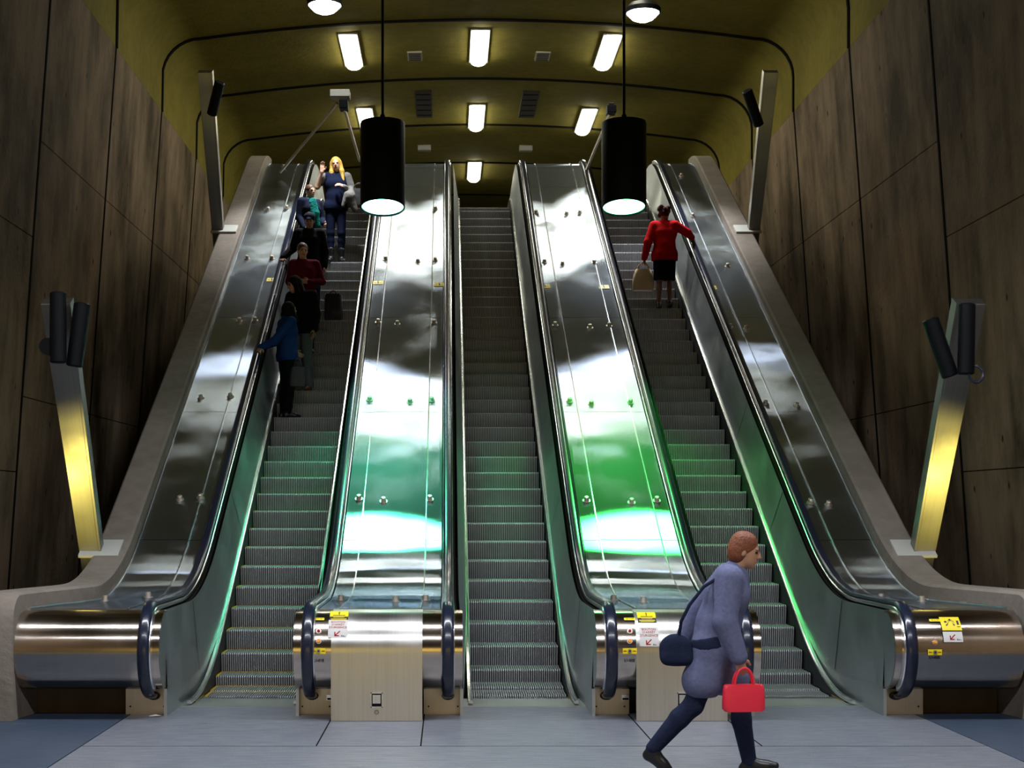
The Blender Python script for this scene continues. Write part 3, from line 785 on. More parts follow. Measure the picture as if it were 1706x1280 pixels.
def leg_prims(J, s, o=0.0):
    a, b, c = Vector(J['hi' + s]), Vector(J['kn' + s]), Vector(J['an' + s])
    calf = b.lerp(c, .3) + Vector((0, .012, 0))
    return [('cap', a, .085 + o, b, .056 + o, .03), ('cap', b, .055 + o, calf, .054 + o, .02), ('cap', calf, .054 + o, c, .036 + o, .02)]
def foot_prims(J, s, o=0.0):
    c = Vector(J['an' + s]); t = Vector(J['to' + s]); d = t - c; d.z = 0; d.normalize()
    heel = Vector((c.x, c.y, max(.035, t.z + .005))) - d * .035; heel.z = c.z - .05
    ball = heel.lerp(t, .72)
    return [('cap', c, .036 + o, heel, .032 + o, .02), ('cap', heel, .032 + o, ball, .036 + o, .02), ('cap', ball, .036 + o, t, .024 + o, .015), ('cap', c, .034 + o, ball, .03 + o, .03)]
def hand_prims(J, s):
    w = Vector(J['wr' + s]); e = Vector(J['el' + s])
    hp = J['hand' + s]
    d = (Vector(hp[0]).normalized() if hp else (w - e).normalized())
    side = 1 if s == 'L' else -1
    nrm = Vector(hp[1]).normalized() if hp else Vector((-side, 0, 0))       # palm side
    nrm = (nrm - d * nrm.dot(d)).normalized(); th = Vector(hp[2]).normalized() if hp and len(hp) > 2 else d.cross(nrm) * (-side)
    th = (th - d * th.dot(d) - nrm * th.dot(nrm)).normalized()
    curl = J['curl' + s]; P = []
    kn = w + d * .085
    for q in (-1.3, -.45, .45, 1.3): P.append(('cap', w + th * q * .012, .018, kn + th * q * .018, .014, .012))
    for q, ln in ((1.5, .068), (.5, .078), (-.5, .073), (-1.5, .058)):
        a = kn + th * q * .0185; dd = d; seg = (.45, .32, .23)
        for i, f in enumerate(seg):
            ang = curl * (.55 + .35 * i + .05 * q)
            dd = (dd * cos(ang) + nrm * sin(ang)).normalized() if True else dd
            b = a + dd * ln * f * 1.15
            P.append(('cap', a, .0098 - .0008 * i, b, .0092 - .0009 * i, .004)); a = b
    a = w + d * .025 + th * .022; b = a + (d * .6 + th * .75 + nrm * .25).normalized() * .042; c = b + (d * .85 + th * .2 + nrm * .45).normalized() * .034
    P += [('cap', a, .016, b, .0115, .012), ('cap', b, .0115, c, .0095, .006)]
    return P
def head_prims(J):
    c = Vector(J['head']); M = rotm(*J['head_rot'])
    def at(x, y, z): return c + M @ Vector((x, y, z))
    P = [('cap', J['neck'], .052, at(0, .025, -.06), .047, .02),
         ('ell', at(0, .012, .03), (.074, .093, .088), M, .03), ('ell', at(0, -.022, -.035), (.058, .066, .082), M, .03),
         ('cap', at(0, -.062, -.095), .020, at(0, -.058, -.085), .026, .02),
         ('cap', at(0, -.088, .012), .008, at(0, -.106, -.026), .0115, .010), ('cap', at(-.012, -.094, -.03), .007, at(.012, -.094, -.03), .007, .008),
         ('cap', at(-.018, -.090, -.058), .0065, at(.018, -.090, -.058), .0065, .006), ('cap', at(-.04, -.078, .022), .009, at(.04, -.078, .022), .009, .012)]
    for s in (-1, 1):
        P.append(('ell', at(s * .074, .012, -.008), (.010, .020, .032), M, .01))
        P.append(('ell', at(s * .030, -.079, .002), (.011, .009, .008), M, .004))
    def paint(cen):
        q = (cen - np.array(c)) @ np.array(M)
        mi = np.zeros(len(cen))
        for s in (-1, 1):
            mi[(np.abs(q[:, 0] - s * .031) < .013) & (np.abs(q[:, 2] - .002) < .0075) & (q[:, 1] < -.07)] = 1
            mi[(np.abs(q[:, 0] - s * .032) < .019) & (np.abs(q[:, 2] - .023) < .005) & (q[:, 1] < -.066)] = 3
        mi[(np.abs(q[:, 0]) < .022) & (np.abs(q[:, 2] + .058) < .0085) & (q[:, 1] < -.075)] = 2
        return mi
    return P, paint, at, M
def hair_prims(J, style, long=0):
    _, _, at, M = head_prims(J)
    P = [('ell', at(0, .022, .038), (.086, .100, .094), M, .02)]
    sub = [('sub', at(0, -.115, -.03), (.060, .075, .092), M)]
    if style == 'long':
        for s in (-1, 1):
            P += [('cap', at(s * .066, .0, .02), .034, at(s * .082, -.01, -.12), .038, .03), ('cap', at(s * .082, -.01, -.12), .038, at(s * .092, -.045, -.12 - long), .024, .03)]
        P += [('cap', at(0, .07, .0), .06, at(0, .085, -.15), .055, .04), ('cap', at(-.05, .06, -.05), .045, at(-.06, .06, -.14 - long * .6), .035, .03), ('cap', at(.05, .06, -.05), .045, at(.06, .06, -.14 - long * .6), .035, .03)]
    elif style == 'bun':
        P += [('ell', at(0, .085, .10), (.040, .040, .038), M, .02), ('cap', at(0, .10, .0), .035, at(0, .08, .08), .03, .02)]
    elif style == 'short':
        P += [('ell', at(0, .05, -.02), (.082, .075, .085), M, .03), ('ell', at(0, .02, .085), (.07, .075, .05), M, .03)]
    elif style == 'curly':
        for q in range(16):
            a_ = q * 2.4; P.append(('ell', at(.075 * cos(a_) , .035 + .07 * sin(a_), .05 + .06 * cos(q * 1.7)), (.04, .04, .04), M, .015))
    elif style == 'tail':
        P += [('cap', at(0, .10, .03), .03, at(0, .15, -.05), .035, .03), ('cap', at(0, .15, -.05), .035, at(0, .12, -.2), .018, .03)]
    return P + sub
def person(label, loc, rz, scale, pose, skin, hair, hair_style, garments, group=None, long=.1, vox=.008):
    J = dict(DEF); J.update(pose)
    t = thing('person', label, 'person', loc, group); t.rotation_euler = (0, 0, rz); t.scale = (scale, scale, scale)
    hp, paint, at, M = head_prims(J)
    P = torso_prims(J, -.012) + hp
    for s in 'LR': P += arm_prims(J, s, -.004) + leg_prims(J, s, -.006) + foot_prims(J, s, -.006) + hand_prims(J, s)
    surf_obj('body', P, [SKIN[skin], M_eye, M_lip, hair], t, vox, .012, paint, relax=1)
    surf_obj('hair', hair_prims(J, hair_style, long), [hair], t, .009, .02)
    for nm, fn, mat, kw in garments: surf_obj(nm, fn(J), [mat], t, kw.get('vox', .010), kw.get('k', .025), None, 2)
    return t, J, at
def jacket(o=.018, hem=.80, w=1.0, sleeves=True, loose=0.0, neck=True, skirt=0.0):
    def fn(J):
        P = torso_prims(J, o, w)
        if sleeves:
            for s in 'LR': P += arm_prims(J, s, o + .004)
        pe = Vector(J['pelvis'])
        for s in 'LR':
            h = Vector(J['hi' + s]); kx = h.lerp(Vector(J['kn' + s]), .55 if hem < .75 else .25)
            P.append(('cap', h, .095 + o + loose, kx, .10 + o + loose + skirt, .06))
        if neck: P.append(('cap', Vector(J['neck']) - Vector((0, 0, .03)), .066 + o * .4, Vector(J['neck']) + Vector((0, .015, .02)), .060, .02))
        P.append(('cut', (0, 0, hem), (0, 0, -1)))
        hd = Vector(J['head']); P.append(('sub', hd + Vector((0, -.02, -.01)), (.085, .105, .118), None))
        return P
    return fn
def trousers(o=.014, flare=0.0, cuff=.09):
    def fn(J):
        P = []
        hx = (Vector(J['hiL']) - Vector(J['hiR'])).normalized(); pe = Vector(J['pelvis'])
        P.append(('cap', pe - hx * .075, .10 + o * .8, pe + hx * .075, .10 + o * .8, .05))
        for s in 'LR':
            L = leg_prims(J, s, o); L[-1] = L[-1][:4] + (L[-1][4] + flare, .02); P += L
        return P
    return fn
def shoe(s): return lambda J: foot_prims(J, s, .004)
def boot(s):
    def fn(J):
        P = foot_prims(J, s, .004); a = Vector(J['an' + s]); k = Vector(J['kn' + s]); P.append(('cap', a, .048, a.lerp(k, .35), .056, .02))
        return P
    return fn
def place(px, py_feet, Yfix=None):
    """stand point on a tread whose image row is py_feet"""
    Y = Yfix or 28000.0 / (py_feet + 593); return (px - XV) * Y / F, Y
def tread(ei, Y):
    """height of the tread under Y on one escalator, and the tread's nose"""
    k = math.floor((Y - 16.77 - PHASE[ei]) / .39 + 1e-6); yn = 16.77 + PHASE[ei] + .39 * k
    return znose(yn), yn
H_blonde = simple('hair_blonde', (.62, .38, .06), .55, noise=.35, nscale=45, bump=.5); H_brown = simple('hair_brown', (.085, .04, .018), .5, noise=.3, nscale=45, bump=.5)
H_black = simple('hair_black', (.006, .005, .005), .7, spec=.1, bump=.4, nscale=45); H_auburn = simple('hair_auburn', (.17, .045, .014), .6, noise=.35, nscale=45, bump=.5); H_dk = simple('hair_dark_red', (.05, .014, .010), .8, spec=.1, noise=.3, bump=.5, nscale=45)
C_navy = cloth('navy_cloth', (.008, .012, .035)); C_black = cloth('black_cloth', (.006, .006, .008)); C_grey = cloth('grey_wool', (.17, .165, .16), bump=.6, ns=25)
C_teal = cloth('teal_scarf', (.012, .20, .18), noise=.5, ns=30, bump=.8); C_maroon = cloth('maroon_knit', (.12, .006, .022)); C_blue = cloth('blue_jacket', (.012, .045, .17))
C_jean = cloth('grey_jeans', (.12, .135, .145), ns=60); C_boot = simple('brown_boot', (.16, .055, .02), .5); C_shoe = simple('black_shoe', (.008, .008, .009), .35)
C_red = cloth('red_jacket', (.55, .008, .012), noise=.3, ns=8, bump=.4); C_coat = cloth('slate_blue_coat', (.125, .135, .235)); C_dkblue = cloth('dark_blue_cloth', (.015, .02, .045))
C_leather = simple('black_leather', (.007, .007, .009), .55, bump=.4, nscale=14)
GRP = 'people riding the escalators'
S2 = lambda v, s=1.0: tuple(v)
HL = (0, -.5, -.6)
# --- woman with long blond hair (top of the left escalator)
x, Y = -2.03, 27.32; z, yn = tread(0, Y)
tB, J, at = person('woman with long blond hair and navy top, grey jacket over her arm', (x, yn + .20, z), radians(8), 1.13,
    dict(shR=(-.172, 0, 1.405), elR=(-.30, -.02, 1.22), wrR=(-.235, -.12, 1.45), handR=((.1, -.1, 1), (0, -1, .2), (1, 0, 0)), curlR=.25,
         elL=(.245, -.02, 1.15), wrL=(.12, -.21, 1.20), handL=((-.9, -.2, .35), (0, .6, -.6), (0, -.1, 1)), curlL=.8,
         hiL=(.08, 0, .90), knL=(.09, -.03, .49), anL=(.085, .02, .085), toL=(.12, -.14, .03), knR=(-.085, -.01, .49), anR=(-.08, .0, .085), toR=(-.11, -.16, .03), head_rot=(0, radians(-6), radians(-10))),
    'fair', H_blonde, 'long',
    [('top', jacket(.012, .86, .95, sleeves=False, neck=False), C_navy, {}), ('trousers', trousers(.008), C_navy, {}), ('boot', boot('L'), C_shoe, {}), ('boot', boot('R'), C_shoe, {}),
     ('cardigan', lambda J: arm_prims(J, 'L', .018) + [('cap', J['shL'], .075, Vector(J['elL']) + Vector((.05, .02, -.05)), .07, .03), ('cap', Vector(J['elL']) + Vector((-.01, -.06, .02)), .06, Vector(J['wrL']) + Vector((.10, -.02, -.15)), .075, .03), ('cap', Vector(J['wrL']) + Vector((.10, -.02, -.15)), .075, Vector(J['wrL']) + Vector((.17, .0, -.36)), .05, .03), ('cap', Vector(J['wrL']) + Vector((.04, -.01, -.12)), .05, Vector(J['wrL']) + Vector((-.02, -.01, -.30)), .03, .03),
                            ('cap', J['shR'], .06, Vector(J['shR']).lerp(Vector(J['elR']), .6), .052, .02)], C_grey, {'k': .03})], GRP, .16)
# handbag hanging at her elbow
def bag_obj(name, label, cat, loc, w, d, h, mat, strap=None, rz=0, group=None, taper=.82, smat=None):
    t = thing(name, label, cat, loc, group); t.rotation_euler = (0, 0, rz)
    mb = MB(); R = []
    for z_, f in ((0, .90), (h * .08, 1.0), (h * .35, 1.0), (h * .75, (1 + taper) / 2), (h * .95, taper), (h, taper * .9)):
        ww, dd = w / 2 * f, d / 2 * (1.0 if z_ < h * .5 else 1 - .6 * (z_ / h - .5))
        R.append([(ww * (abs(cos(a)) ** .35) * (1 if cos(a) > 0 else -1), dd * (abs(sin(a)) ** .5) * (1 if sin(a) > 0 else -1), z_) for a in [2 * pi * i / 28 for i in range(28)]])
    mb.rings(R); obj('bag_body', mb, mat, t, ang=50)
    if strap:
        for s in (-1, 1):
            mb = MB(); pts = [(strap[0] * cos(a) , s * d * .22, h * .93 + strap[1] * sin(a)) for a in [pi * i / 16 for i in range(17)]]
            mb.tube(pts, .009 if w < .5 else .012, 8); obj('handle', mb, smat or mat, t)
    return t
bag_obj('shoulder_bag', 'dark shoulder bag on the blond woman\'s forearm', 'bag', (x + .43, yn + .12, z + 1.05), .34, .14, .30, C_leather, (.10, .12))
# --- woman with the teal scarf
x, Y = -2.43, 26.75; z, yn = tread(0, Y)
person('woman with tied back hair, dark jacket and teal scarf', (x, yn + .2, z), radians(38), 1.0,
    dict(elL=(.23, -.02, 1.12), wrL=(.17, -.20, 1.02), elR=(-.22, .02, 1.12), wrR=(-.20, -.12, .92), head_rot=(0, 0, radians(2))),
    'fair', H_brown, 'bun', [('jacket', jacket(.022, .82), C_dkblue, {}), ('trousers', trousers(.012), C_jean, {}), ('shoe', shoe('L'), C_shoe, {}), ('shoe', shoe('R'), C_shoe, {}),
     ('scarf', lambda J: [('cap', (-.07, -.02, 1.44), .045, (.07, -.02, 1.44), .045, .03), ('cap', (-.05, .05, 1.46), .045, (.05, .05, 1.46), .045, .03), ('cap', (0, -.10, 1.42), .06, (.03, -.135, 1.20), .065, .03), ('cap', (.03, -.135, 1.20), .065, (.06, -.145, .98), .055, .03), ('cap', (-.04, -.10, 1.38), .05, (-.03, -.14, 1.15), .05, .03), ('sub', (0, -.04, 1.60), (.088, .112, .115), None)], C_teal, {'k': .02})], GRP)
# --- man in a cap, hand on the rail
x, Y = -2.30, 25.05; z, yn = tread(0, Y); sc = 1.05
def loc_pt(px, py, Yp, base, rz, s):
    v = Vector((px2_(px, Yp), Yp, H + (YV - py) * Yp / F)) - Vector(base); return tuple((Matrix.Rotation(-rz, 3, 'Z') @ v) / s)
def px2_(px, Y): return (px - XV) * Y / F
rz = radians(4); b_ = (x, yn + .2, z)
Yr = yn + .02; rail = Vector((LL, Yr, zdeck(Yr) + .10))
def to_local(v, base, rz, s): return Matrix.Rotation(-rz, 3, 'Z') @ (Vector(v) - Vector(base)) / s
wr = to_local(rail + Vector((.03, .06, .07)), b_, rz, sc)
tC, J, at = person('man in a dark baseball cap and black jacket gripping the rubber handrail', b_, rz, sc,
    dict(chest=(-.01, .0, 1.28), elR=tuple(Vector((-.26, .05, 1.17))), wrR=tuple(wr), handR=((-.25, -.6, -.6), (0, .2, -1), (1, 0, 0)), curlR=.8,
         elL=(.25, .02, 1.12), wrL=(.24, -.05, .87), handL=((0, -.1, -1), (-1, 0, 0), (0, -1, 0)), curlL=.9,
         knL=(.10, -.10, .50), anL=(.10, -.02, .085), toL=(.12, -.19, .03), head_rot=(radians(14), 0, radians(-4))),
    'tan', H_black, 'short', [('jacket', jacket(.022, .80, 1.04), C_black, {}), ('trousers', trousers(.02), C_dkblue, {}), ('shoe', shoe('L'), C_shoe, {}), ('shoe', shoe('R'), C_shoe, {}),
     ('cap', lambda J: (lambda a, M: [('ell', a(0, .008, .062), (.090, .106, .070), M, .01), ('cap', a(-.03, -.10, .045), .012, a(.03, -.10, .045), .012, .02), ('cap', a(-.035, -.135, .034), .008, a(.035, -.135, .034), .008, .03), ('cap', a(0, -.10, .046), .012, a(0, -.155, .030), .007, .03)])(*head_prims(J)[2:]), C_dkblue, {'vox': .007})], GRP)
bag_obj('suitcase', 'black suitcase standing beside the man in the cap', 'suitcase', (-1.90, tread(0, 25.1)[1] + .21, tread(0, 25.1)[0]), .30, .20, .46, C_leather, (.06, .09), taper=.97)
# --- woman in maroon
x, Y = -2.27, 23.85; z, yn = tread(0, Y)
person('woman in a maroon sweater holding one hand to her waist', (x, yn + .2, z), radians(10), 1.03,
    dict(elL=(.27, .02, 1.14), wrL=(.06, -.19, 1.10), handL=((-.9, -.15, .1), (0, 1, 0), (0, 0, 1)), curlL=.9, elR=(-.235, .02, 1.13), wrR=(-.20, -.14, 1.0), head_rot=(radians(6), 0, radians(8)), head=(-.03, -.03, 1.60), neck=(-.015, .005, 1.455)),
    'fair', H_brown, 'bun', [('sweater', jacket(.014, .86, .95, neck=False), C_maroon, {}), ('trousers', trousers(.012), C_black, {}), ('shoe', shoe('L'), C_shoe, {}), ('shoe', shoe('R'), C_shoe, {})], GRP)
# --- person in grey jeans
x, Y = -2.20, 22.55; z, yn = tread(0, Y)
person('person in grey jeans and brown boots with a dark jacket, head turned aside', (x, yn + .2, z), radians(-18), 1.03,
    dict(head=(-.10, -.05, 1.57), neck=(-.05, .0, 1.45), chest=(-.03, 0, 1.28), head_rot=(radians(18), 0, radians(-50)), elR=(-.26, .0, 1.14), wrR=(-.14, -.20, 1.12), elL=(.22, .03, 1.13), wrL=(.22, -.04, .90),
         knL=(.10, -.05, .49), anL=(.11, .0, .085), toL=(.13, -.17, .03)),
    'tan', H_black, 'long', [('jacket', jacket(.022, .84, 1.0), C_black, {}), ('trousers', trousers(.018, .012), C_jean, {}), ('boot', boot('L'), C_boot, {}), ('boot', boot('R'), C_boot, {})], GRP, .08)
# --- person in the blue jacket
x, Y = -2.34, 21.75; z, yn = tread(0, Y); rz = radians(118); b_ = (x, yn + .2, z); sc = .99
Yr = yn - .02; rail = Vector((LL, Yr, zdeck(Yr) + .10))
wr = to_local(rail + Vector((.05, .06, .06)), b_, rz, sc)
person('black-haired person in a bright blue jacket with one hand on the rail', b_, rz, sc,
    dict(elL=(.19, .0, 1.1), wrL=(.14, -.17, 1.0), elR=tuple(wr * .45 + Vector((-.175, 0, 1.405)) * .5 + Vector((-.03, .06, -.06))), wrR=tuple(wr), handR=((-.4, .4, -.5), (0, .2, -1), (0, -1, .3)), curlR=.8, head=(.01, -.05, 1.60), head_rot=(radians(-8), 0, radians(10))),
    'tan', H_black, 'long', [('jacket', jacket(.024, .84), C_blue, {}), ('trousers', trousers(.018), C_black, {}), ('shoe', shoe('L'), C_shoe, {}), ('shoe', shoe('R'), C_shoe, {})], GRP, .04)
bag_obj('tote_bag', 'small dark bag held between the two lowest left riders', 'bag', (-2.13, tread(0, 21.7)[1] + .10, tread(0, 21.75)[0] + .42), .24, .11, .28, C_leather, (.05, .14))
# --- woman in red, seen from behind on the right escalator
x, Y = 3.69, 25.55; z, yn = tread(2, Y); rz = radians(172); b_ = (x, yn + .2, z); sc = 1.02
Yr = yn + .38; rail = Vector((RR, Yr, zdeck(Yr) + .10))
wr = to_local(rail + Vector((-.03, -.03, .07)), b_, rz, sc)
hb = Vector((px2_(1085, yn + .1), yn + .08, 0))
tR, J, at = person('woman in a red jacket and black skirt seen from behind, climbing the right escalator', b_, rz, sc,
    dict(elR=tuple(wr * .5 + Vector((-.175, 0, 1.405)) * .5 + Vector((-.06, .05, -.03))), wrR=tuple(wr), handR=((.05, -.6, .3), (0, .2, -1), (1, 0, 0)), curlR=.8,
         elL=(.27, .06, 1.13), wrL=(.33, -.02, .88), handL=((.05, -.1, -1), (-1, 0, 0), (0, -1, 0)), curlL=1.0, neck=(0, -.03, 1.455), head=(0, -.07, 1.60), chest=(0, -.015, 1.28),
         knL=(.085, -.02, .49), knR=(-.085, -.10, .52), anR=(-.085, -.04, .12), toR=(-.09, -.2, .07), head_rot=(radians(6), 0, radians(-20))),
    'brown', H_dk, 'curly', [('jacket', jacket(.026, .82, 1.02, loose=.01), C_red, {}),
     ('skirt', lambda J: [('cap', Vector(J['pelvis']) - Vector((.07, 0, 0)), .118, Vector(J['pelvis']) + Vector((.07, 0, 0)), .118, .05)] + [('cap', J['hi' + s], .105, J['kn' + s], .095, .08) for s in 'LR'] + [('cut', (0, 0, .50), (0, 0, -1))], C_black, {}), ('shoe', shoe('L'), C_shoe, {}), ('shoe', shoe('R'), C_shoe, {})], GRP)
hw = Matrix.Rotation(rz, 3, 'Z') @ (Vector((.335, -.03, .80)) * sc) + Vector(b_)
M_cream = simple('cream_leather', (.75, .58, .36), .45, noise=.25, nscale=8)
bag_obj('handbag', 'cream handbag hanging from the red-jacketed woman\'s left hand', 'handbag', (hw.x - .02, hw.y, hw.z - .475), .37, .16, .36, M_cream, (.10, .135), rz=.1, smat=simple('bag_strap', (.30, .17, .08), .5), taper=.72)
# --- walker crossing in front of the right deck
x, Y = 1.91, 10.85; rz = radians(78); b_ = (x, Y, 0); sc = 1.03
def belt(J):
    return torso_prims(J, .050, 1.12) + [('cut', (0, 0, .985), (0, .2, 1)), ('cut', (0, 0, .90), (0, -.2, -1))]
tW, J, at = person('walker in a slate blue coat striding past the right front drum', b_, rz, sc,
    dict(pelvis=(0, -.02, .92), waist=(0, -.05, 1.07), chest=(0, -.11, 1.27), neck=(0, -.17, 1.44), head=(0, -.235, 1.575), shL=(.17, -.11, 1.39), shR=(-.175, -.13, 1.39),
         elL=(.23, .10, 1.15), wrL=(.22, .20, .94), elR=(-.225, -.10, 1.10), wrR=(-.20, -.19, .86), curlR=1.0, handR=((0, -.25, -1), (1, 0, 0), (0, -1, .3)),
         hiL=(.08, -.02, .89), hiR=(-.08, -.02, .89), knL=(.08, -.20, .51), anL=(.085, -.26, .095), toL=(.09, -.44, .07), knR=(-.08, .12, .50), anR=(-.08, .40, .19), toR=(-.08, .29, .05), head_rot=(radians(10), 0, 0)),
    'tan', H_auburn, 'short', [('coat', jacket(.040, .56, 1.12, loose=-.008, skirt=.015), C_coat, {}), ('belt', belt, C_dkblue, {}), ('trousers', trousers(.016), C_dkblue, {}), ('shoe', shoe('L'), C_shoe, {}), ('shoe', shoe('R'), C_shoe, {})])
def in_world(v): return Matrix.Rotation(rz, 3, 'Z') @ (Vector(v) * sc) + Vector(b_)
hw = in_world((-.20, -.205, .775))
M_redbag = simple('red_bag', (.75, .02, .05), .45)
bag_obj('carrier_bag', 'bright red bag swinging low from the walker\'s hand', 'bag', (hw.x + .02, hw.y, hw.z - .30), .30, .10, .19, M_redbag, (.07, .13), rz=.1, taper=.95)
bp = in_world((-.14, .20, .80))
t = thing('shoulder_bag', 'dark shoulder bag swinging behind the striding walker\'s hip', 'bag', (bp.x, bp.y, bp.z)); t.rotation_euler = (0, 0, rz)
surf_obj('bag_body', [('ell', (0, .04, .10), (.05, .12, .11), None), ('cap', (0, -.04, .03), .05, (0, .10, .03), .05, .04)], [C_dkblue], t, .010, .03)
sh = Matrix.Rotation(-rz, 3, 'Z') @ (in_world((-.15, -.12, 1.44)) - bp)
mb = MB(); mb.tube([(0, .02, .18), (-.05, .0, .30), (-.075, -.06, .42), (-.06, -.16, .55), tuple(sh)], .012, 8); obj('strap', mb, C_dkblue, t)
# ================================================================= LAMPS AND FITTINGS
def px2(px, Y): return (px - XV) * Y / F
def strip_light(x, Y, L, label, power=15):
    """surface fluorescent fitting running along the hall"""
    z = ceil_z(x); t = thing('ceiling_light', label, 'ceiling light', (x, Y, z - .012), 'rectangular ceiling lights')
    mb = MB(); w = .16; n = 14; zb = -.10
    # diffuser: rounded trough with rounded near end
    R = []
    for y, s in ((-L / 2, .55), (-L / 2 + .03, .85), (-L / 2 + .09, 1.0), (L / 2 - .09, 1.0), (L / 2 - .03, .85), (L / 2, .55)):
        R.append([(w * cos(pi * i / n), y, -.02 - .115 * s * sin(pi * i / n)) for i in range(n + 1)])
    mb.rings(R, True, True)
    obj('diffuser', mb, M_diff, t)
    mb = MB(); mb.box(-.19, .19, -L / 2 - .03, L / 2 + .03, -.03, .0); obj('housing', mb, M_housing, t, ang=0)
    li = bpy.data.lights.new('tube_light', 'AREA'); li.shape = 'RECTANGLE'; li.size = .3; li.size_y = L * .9; li.energy = power; li.color = (1, .95, .62)
    lo = bpy.data.objects.new('tube_light', li); COL.objects.link(lo); lo.parent = t; lo.location = (0, 0, -.16)
    return t
DW = {-1: 'left', 0: 'middle', 1: 'right'}
for row, (Y, xs) in enumerate(((30.3, (-1.94, .65, 3.24)), (35.7, (-1.92, .70, 3.30)), (41.4, (.745,)))):
    for x in xs:
        pos = 'left' if x < 0 else ('middle' if x < 2 else 'right')
        if row == 2: lab = 'glowing rectangular ceiling light farthest away, framed by the middle escalator handrails'
        else: lab = 'glowing rectangular ceiling light, %s of the %s row' % (pos, ('nearest, longest', 'second, shorter')[row])
        strip_light(x, Y, 2.1, lab)
for Y in (25.72,):
    for x in (-1.95, .65, 3.25):
        pos = 'left' if x < 0 else ('middle' if x < 2 else 'right')
        strip_light(x, Y, 1.4, 'rectangular ceiling light nearer the viewer, %s one above the pendants' % pos, 3)
# round ceiling downlights
for px, py, lab in ((541, 9, 'round white ceiling downlight above the left pendant lamp'), (1071, 22, 'round white ceiling downlight above the right pendant lamp')):
    Y = 26.2; x = px2(px, Y); z = H + (YV - py + 7) * Y / F; zc = ceil_z(x) - z
    t = thing('round_downlight', lab, 'ceiling light', (x, Y, z), 'round ceiling downlights')
    mb = MB(); mb.lathe([(.05, .10), (.24, .08), (.31, .0), (.31, -.07), (.29, -.08), (.28, -.05)]); obj('rim', mb, M_black, t)
    mb = MB(); mb.cyl((0, 0, .09), (0, 0, zc), .03, n=12); obj('stem', mb, M_black, t)
    mb = MB(); mb.lathe([(.28, -.05), (.26, -.10), (.19, -.17), (.10, -.21), (.001, -.22)]); obj('lens', mb, M_spot, t)
    li = bpy.data.lights.new('downlight', 'SPOT'); li.energy = 1300; li.spot_size = radians(68); li.spot_blend = .6; li.shadow_soft_size = .28; li.color = (.95, .98, 1)
    lo = bpy.data.objects.new('downlight', li); COL.objects.link(lo); lo.parent = t; lo.location = (0, 0, -.24)
# pendants
def oblique(mb, h, t=.2): mb.v = [(x, y, z - t * y * max(0, 1 - z / (h * .6))) for x, y, z in mb.v]     # foot cut on the slant
for px, col, lab in ((637.5, (.12, 1.0, .50), 'black cylinder pendant lamp hanging over the left inner deck'), (1039.5, (.06, 1.0, .13), 'black cylinder pendant lamp hanging over the right inner deck')):
    Y = 19.7; x = px2(px, Y); zb = H + (YV - 346) * Y / F; h = 1.12; r = .293
    t = thing('pendant_lamp', lab, 'pendant lamp', (x, Y, zb), 'black pendant lamps')
    mb = MB(); mb.lathe([(.018, h + .02), (r * .55, h + .015), (r * .97, h), (r, h - .02), (r, 0), (r - .006, -.006), (r - .016, -.004), (r - .022, .004), (r - .022, .13)], n=56); oblique(mb, h); obj('shade', mb, M_black, t)
    mb = MB(); mb.lathe([(r - .023, .015), (r - .05, .006), (r * .5, .0), (.001, -.002)], n=48); oblique(mb, h); obj('glass', mb, M_pend[-1 if px < 800 else 1], t)
    ct = ceil_z(x) - zb
    mb = MB(); mb.cyl((0, 0, h), (0, 0, ct - .02), .019, n=12); mb.cyl((0, 0, h), (0, 0, h + .10), .05, .03, n=16); obj('stem', mb, M_black, t)
    mb = MB(); mb.cyl((0, 0, ct - .05), (0, 0, ct - .005), .09, n=20); obj('canopy', mb, M_black, t)
    li = bpy.data.lights.new('pendant_light', 'SPOT'); li.energy = 1500; li.spot_size = radians(76); li.spot_blend = .9; li.shadow_soft_size = .25; li.color = col
    lo = bpy.data.objects.new('pendant_light', li); COL.objects.link(lo); lo.parent = t; lo.location = (0, 0, -.15)
# long linear lights of the lower hall (mirrored as white lines in the drums)
for i, (Y, w) in enumerate(((12.05, .22), (6.1, .30))):
    t = thing('linear_light', ('long linear light crossing the ceiling before the escalators', 'long wide linear light crossing the ceiling at the back of the hall')[i], 'ceiling light', (.6, Y, 6.8))
    mb = MB(); mb.box(-6.05, 6.05, -w / 2 - .05, w / 2 + .05, .0, .16); mb.box(-6.05, 6.05, -w / 2 - .05, -w / 2 - .01, -.07, 0); mb.box(-6.05, 6.05, w / 2 + .01, w / 2 + .05, -.07, 0); obj('housing', mb, M_housing, t, ang=0)
    mb = MB(); mb.box(-6, 6, -w / 2, w / 2, -.005, .0); obj('diffuser', mb, M_linear, t, ang=0)
    mb = MB()
    for x in (-4, 0, 4): mb.cyl((x, 0, .16), (x, 0, ceil_z(.6 + x) - 6.8), .02, n=8)
    obj('hanger', mb, M_black, t)
    li = bpy.data.lights.new('linear', 'AREA'); li.shape = 'RECTANGLE'; li.size = 12; li.size_y = w; li.energy = 600; li.color = (.88, .92, 1)
    lo = bpy.data.objects.new('linear', li); COL.objects.link(lo); lo.parent = t; lo.location = (0, 0, -.02)
t = thing('lit_panel', 'warm yellow lit wall panel at the back of the lower hall', 'lit panel', (.6, -3.0, 0))
mb = MB(); mb.box(-5.4, 6.6, -3.0, -2.93, .3, 3.1); put('frame', mb, M_black, t, ang=0)
mb = MB(); mb.box(-5.3, 6.5, -2.935, -2.92, .4, 3.0); put('screen', mb, simple('lit_panel_glow', (1, .8, .3), .5, emit=(1, .70, .16), estr=.9), t, ang=0)
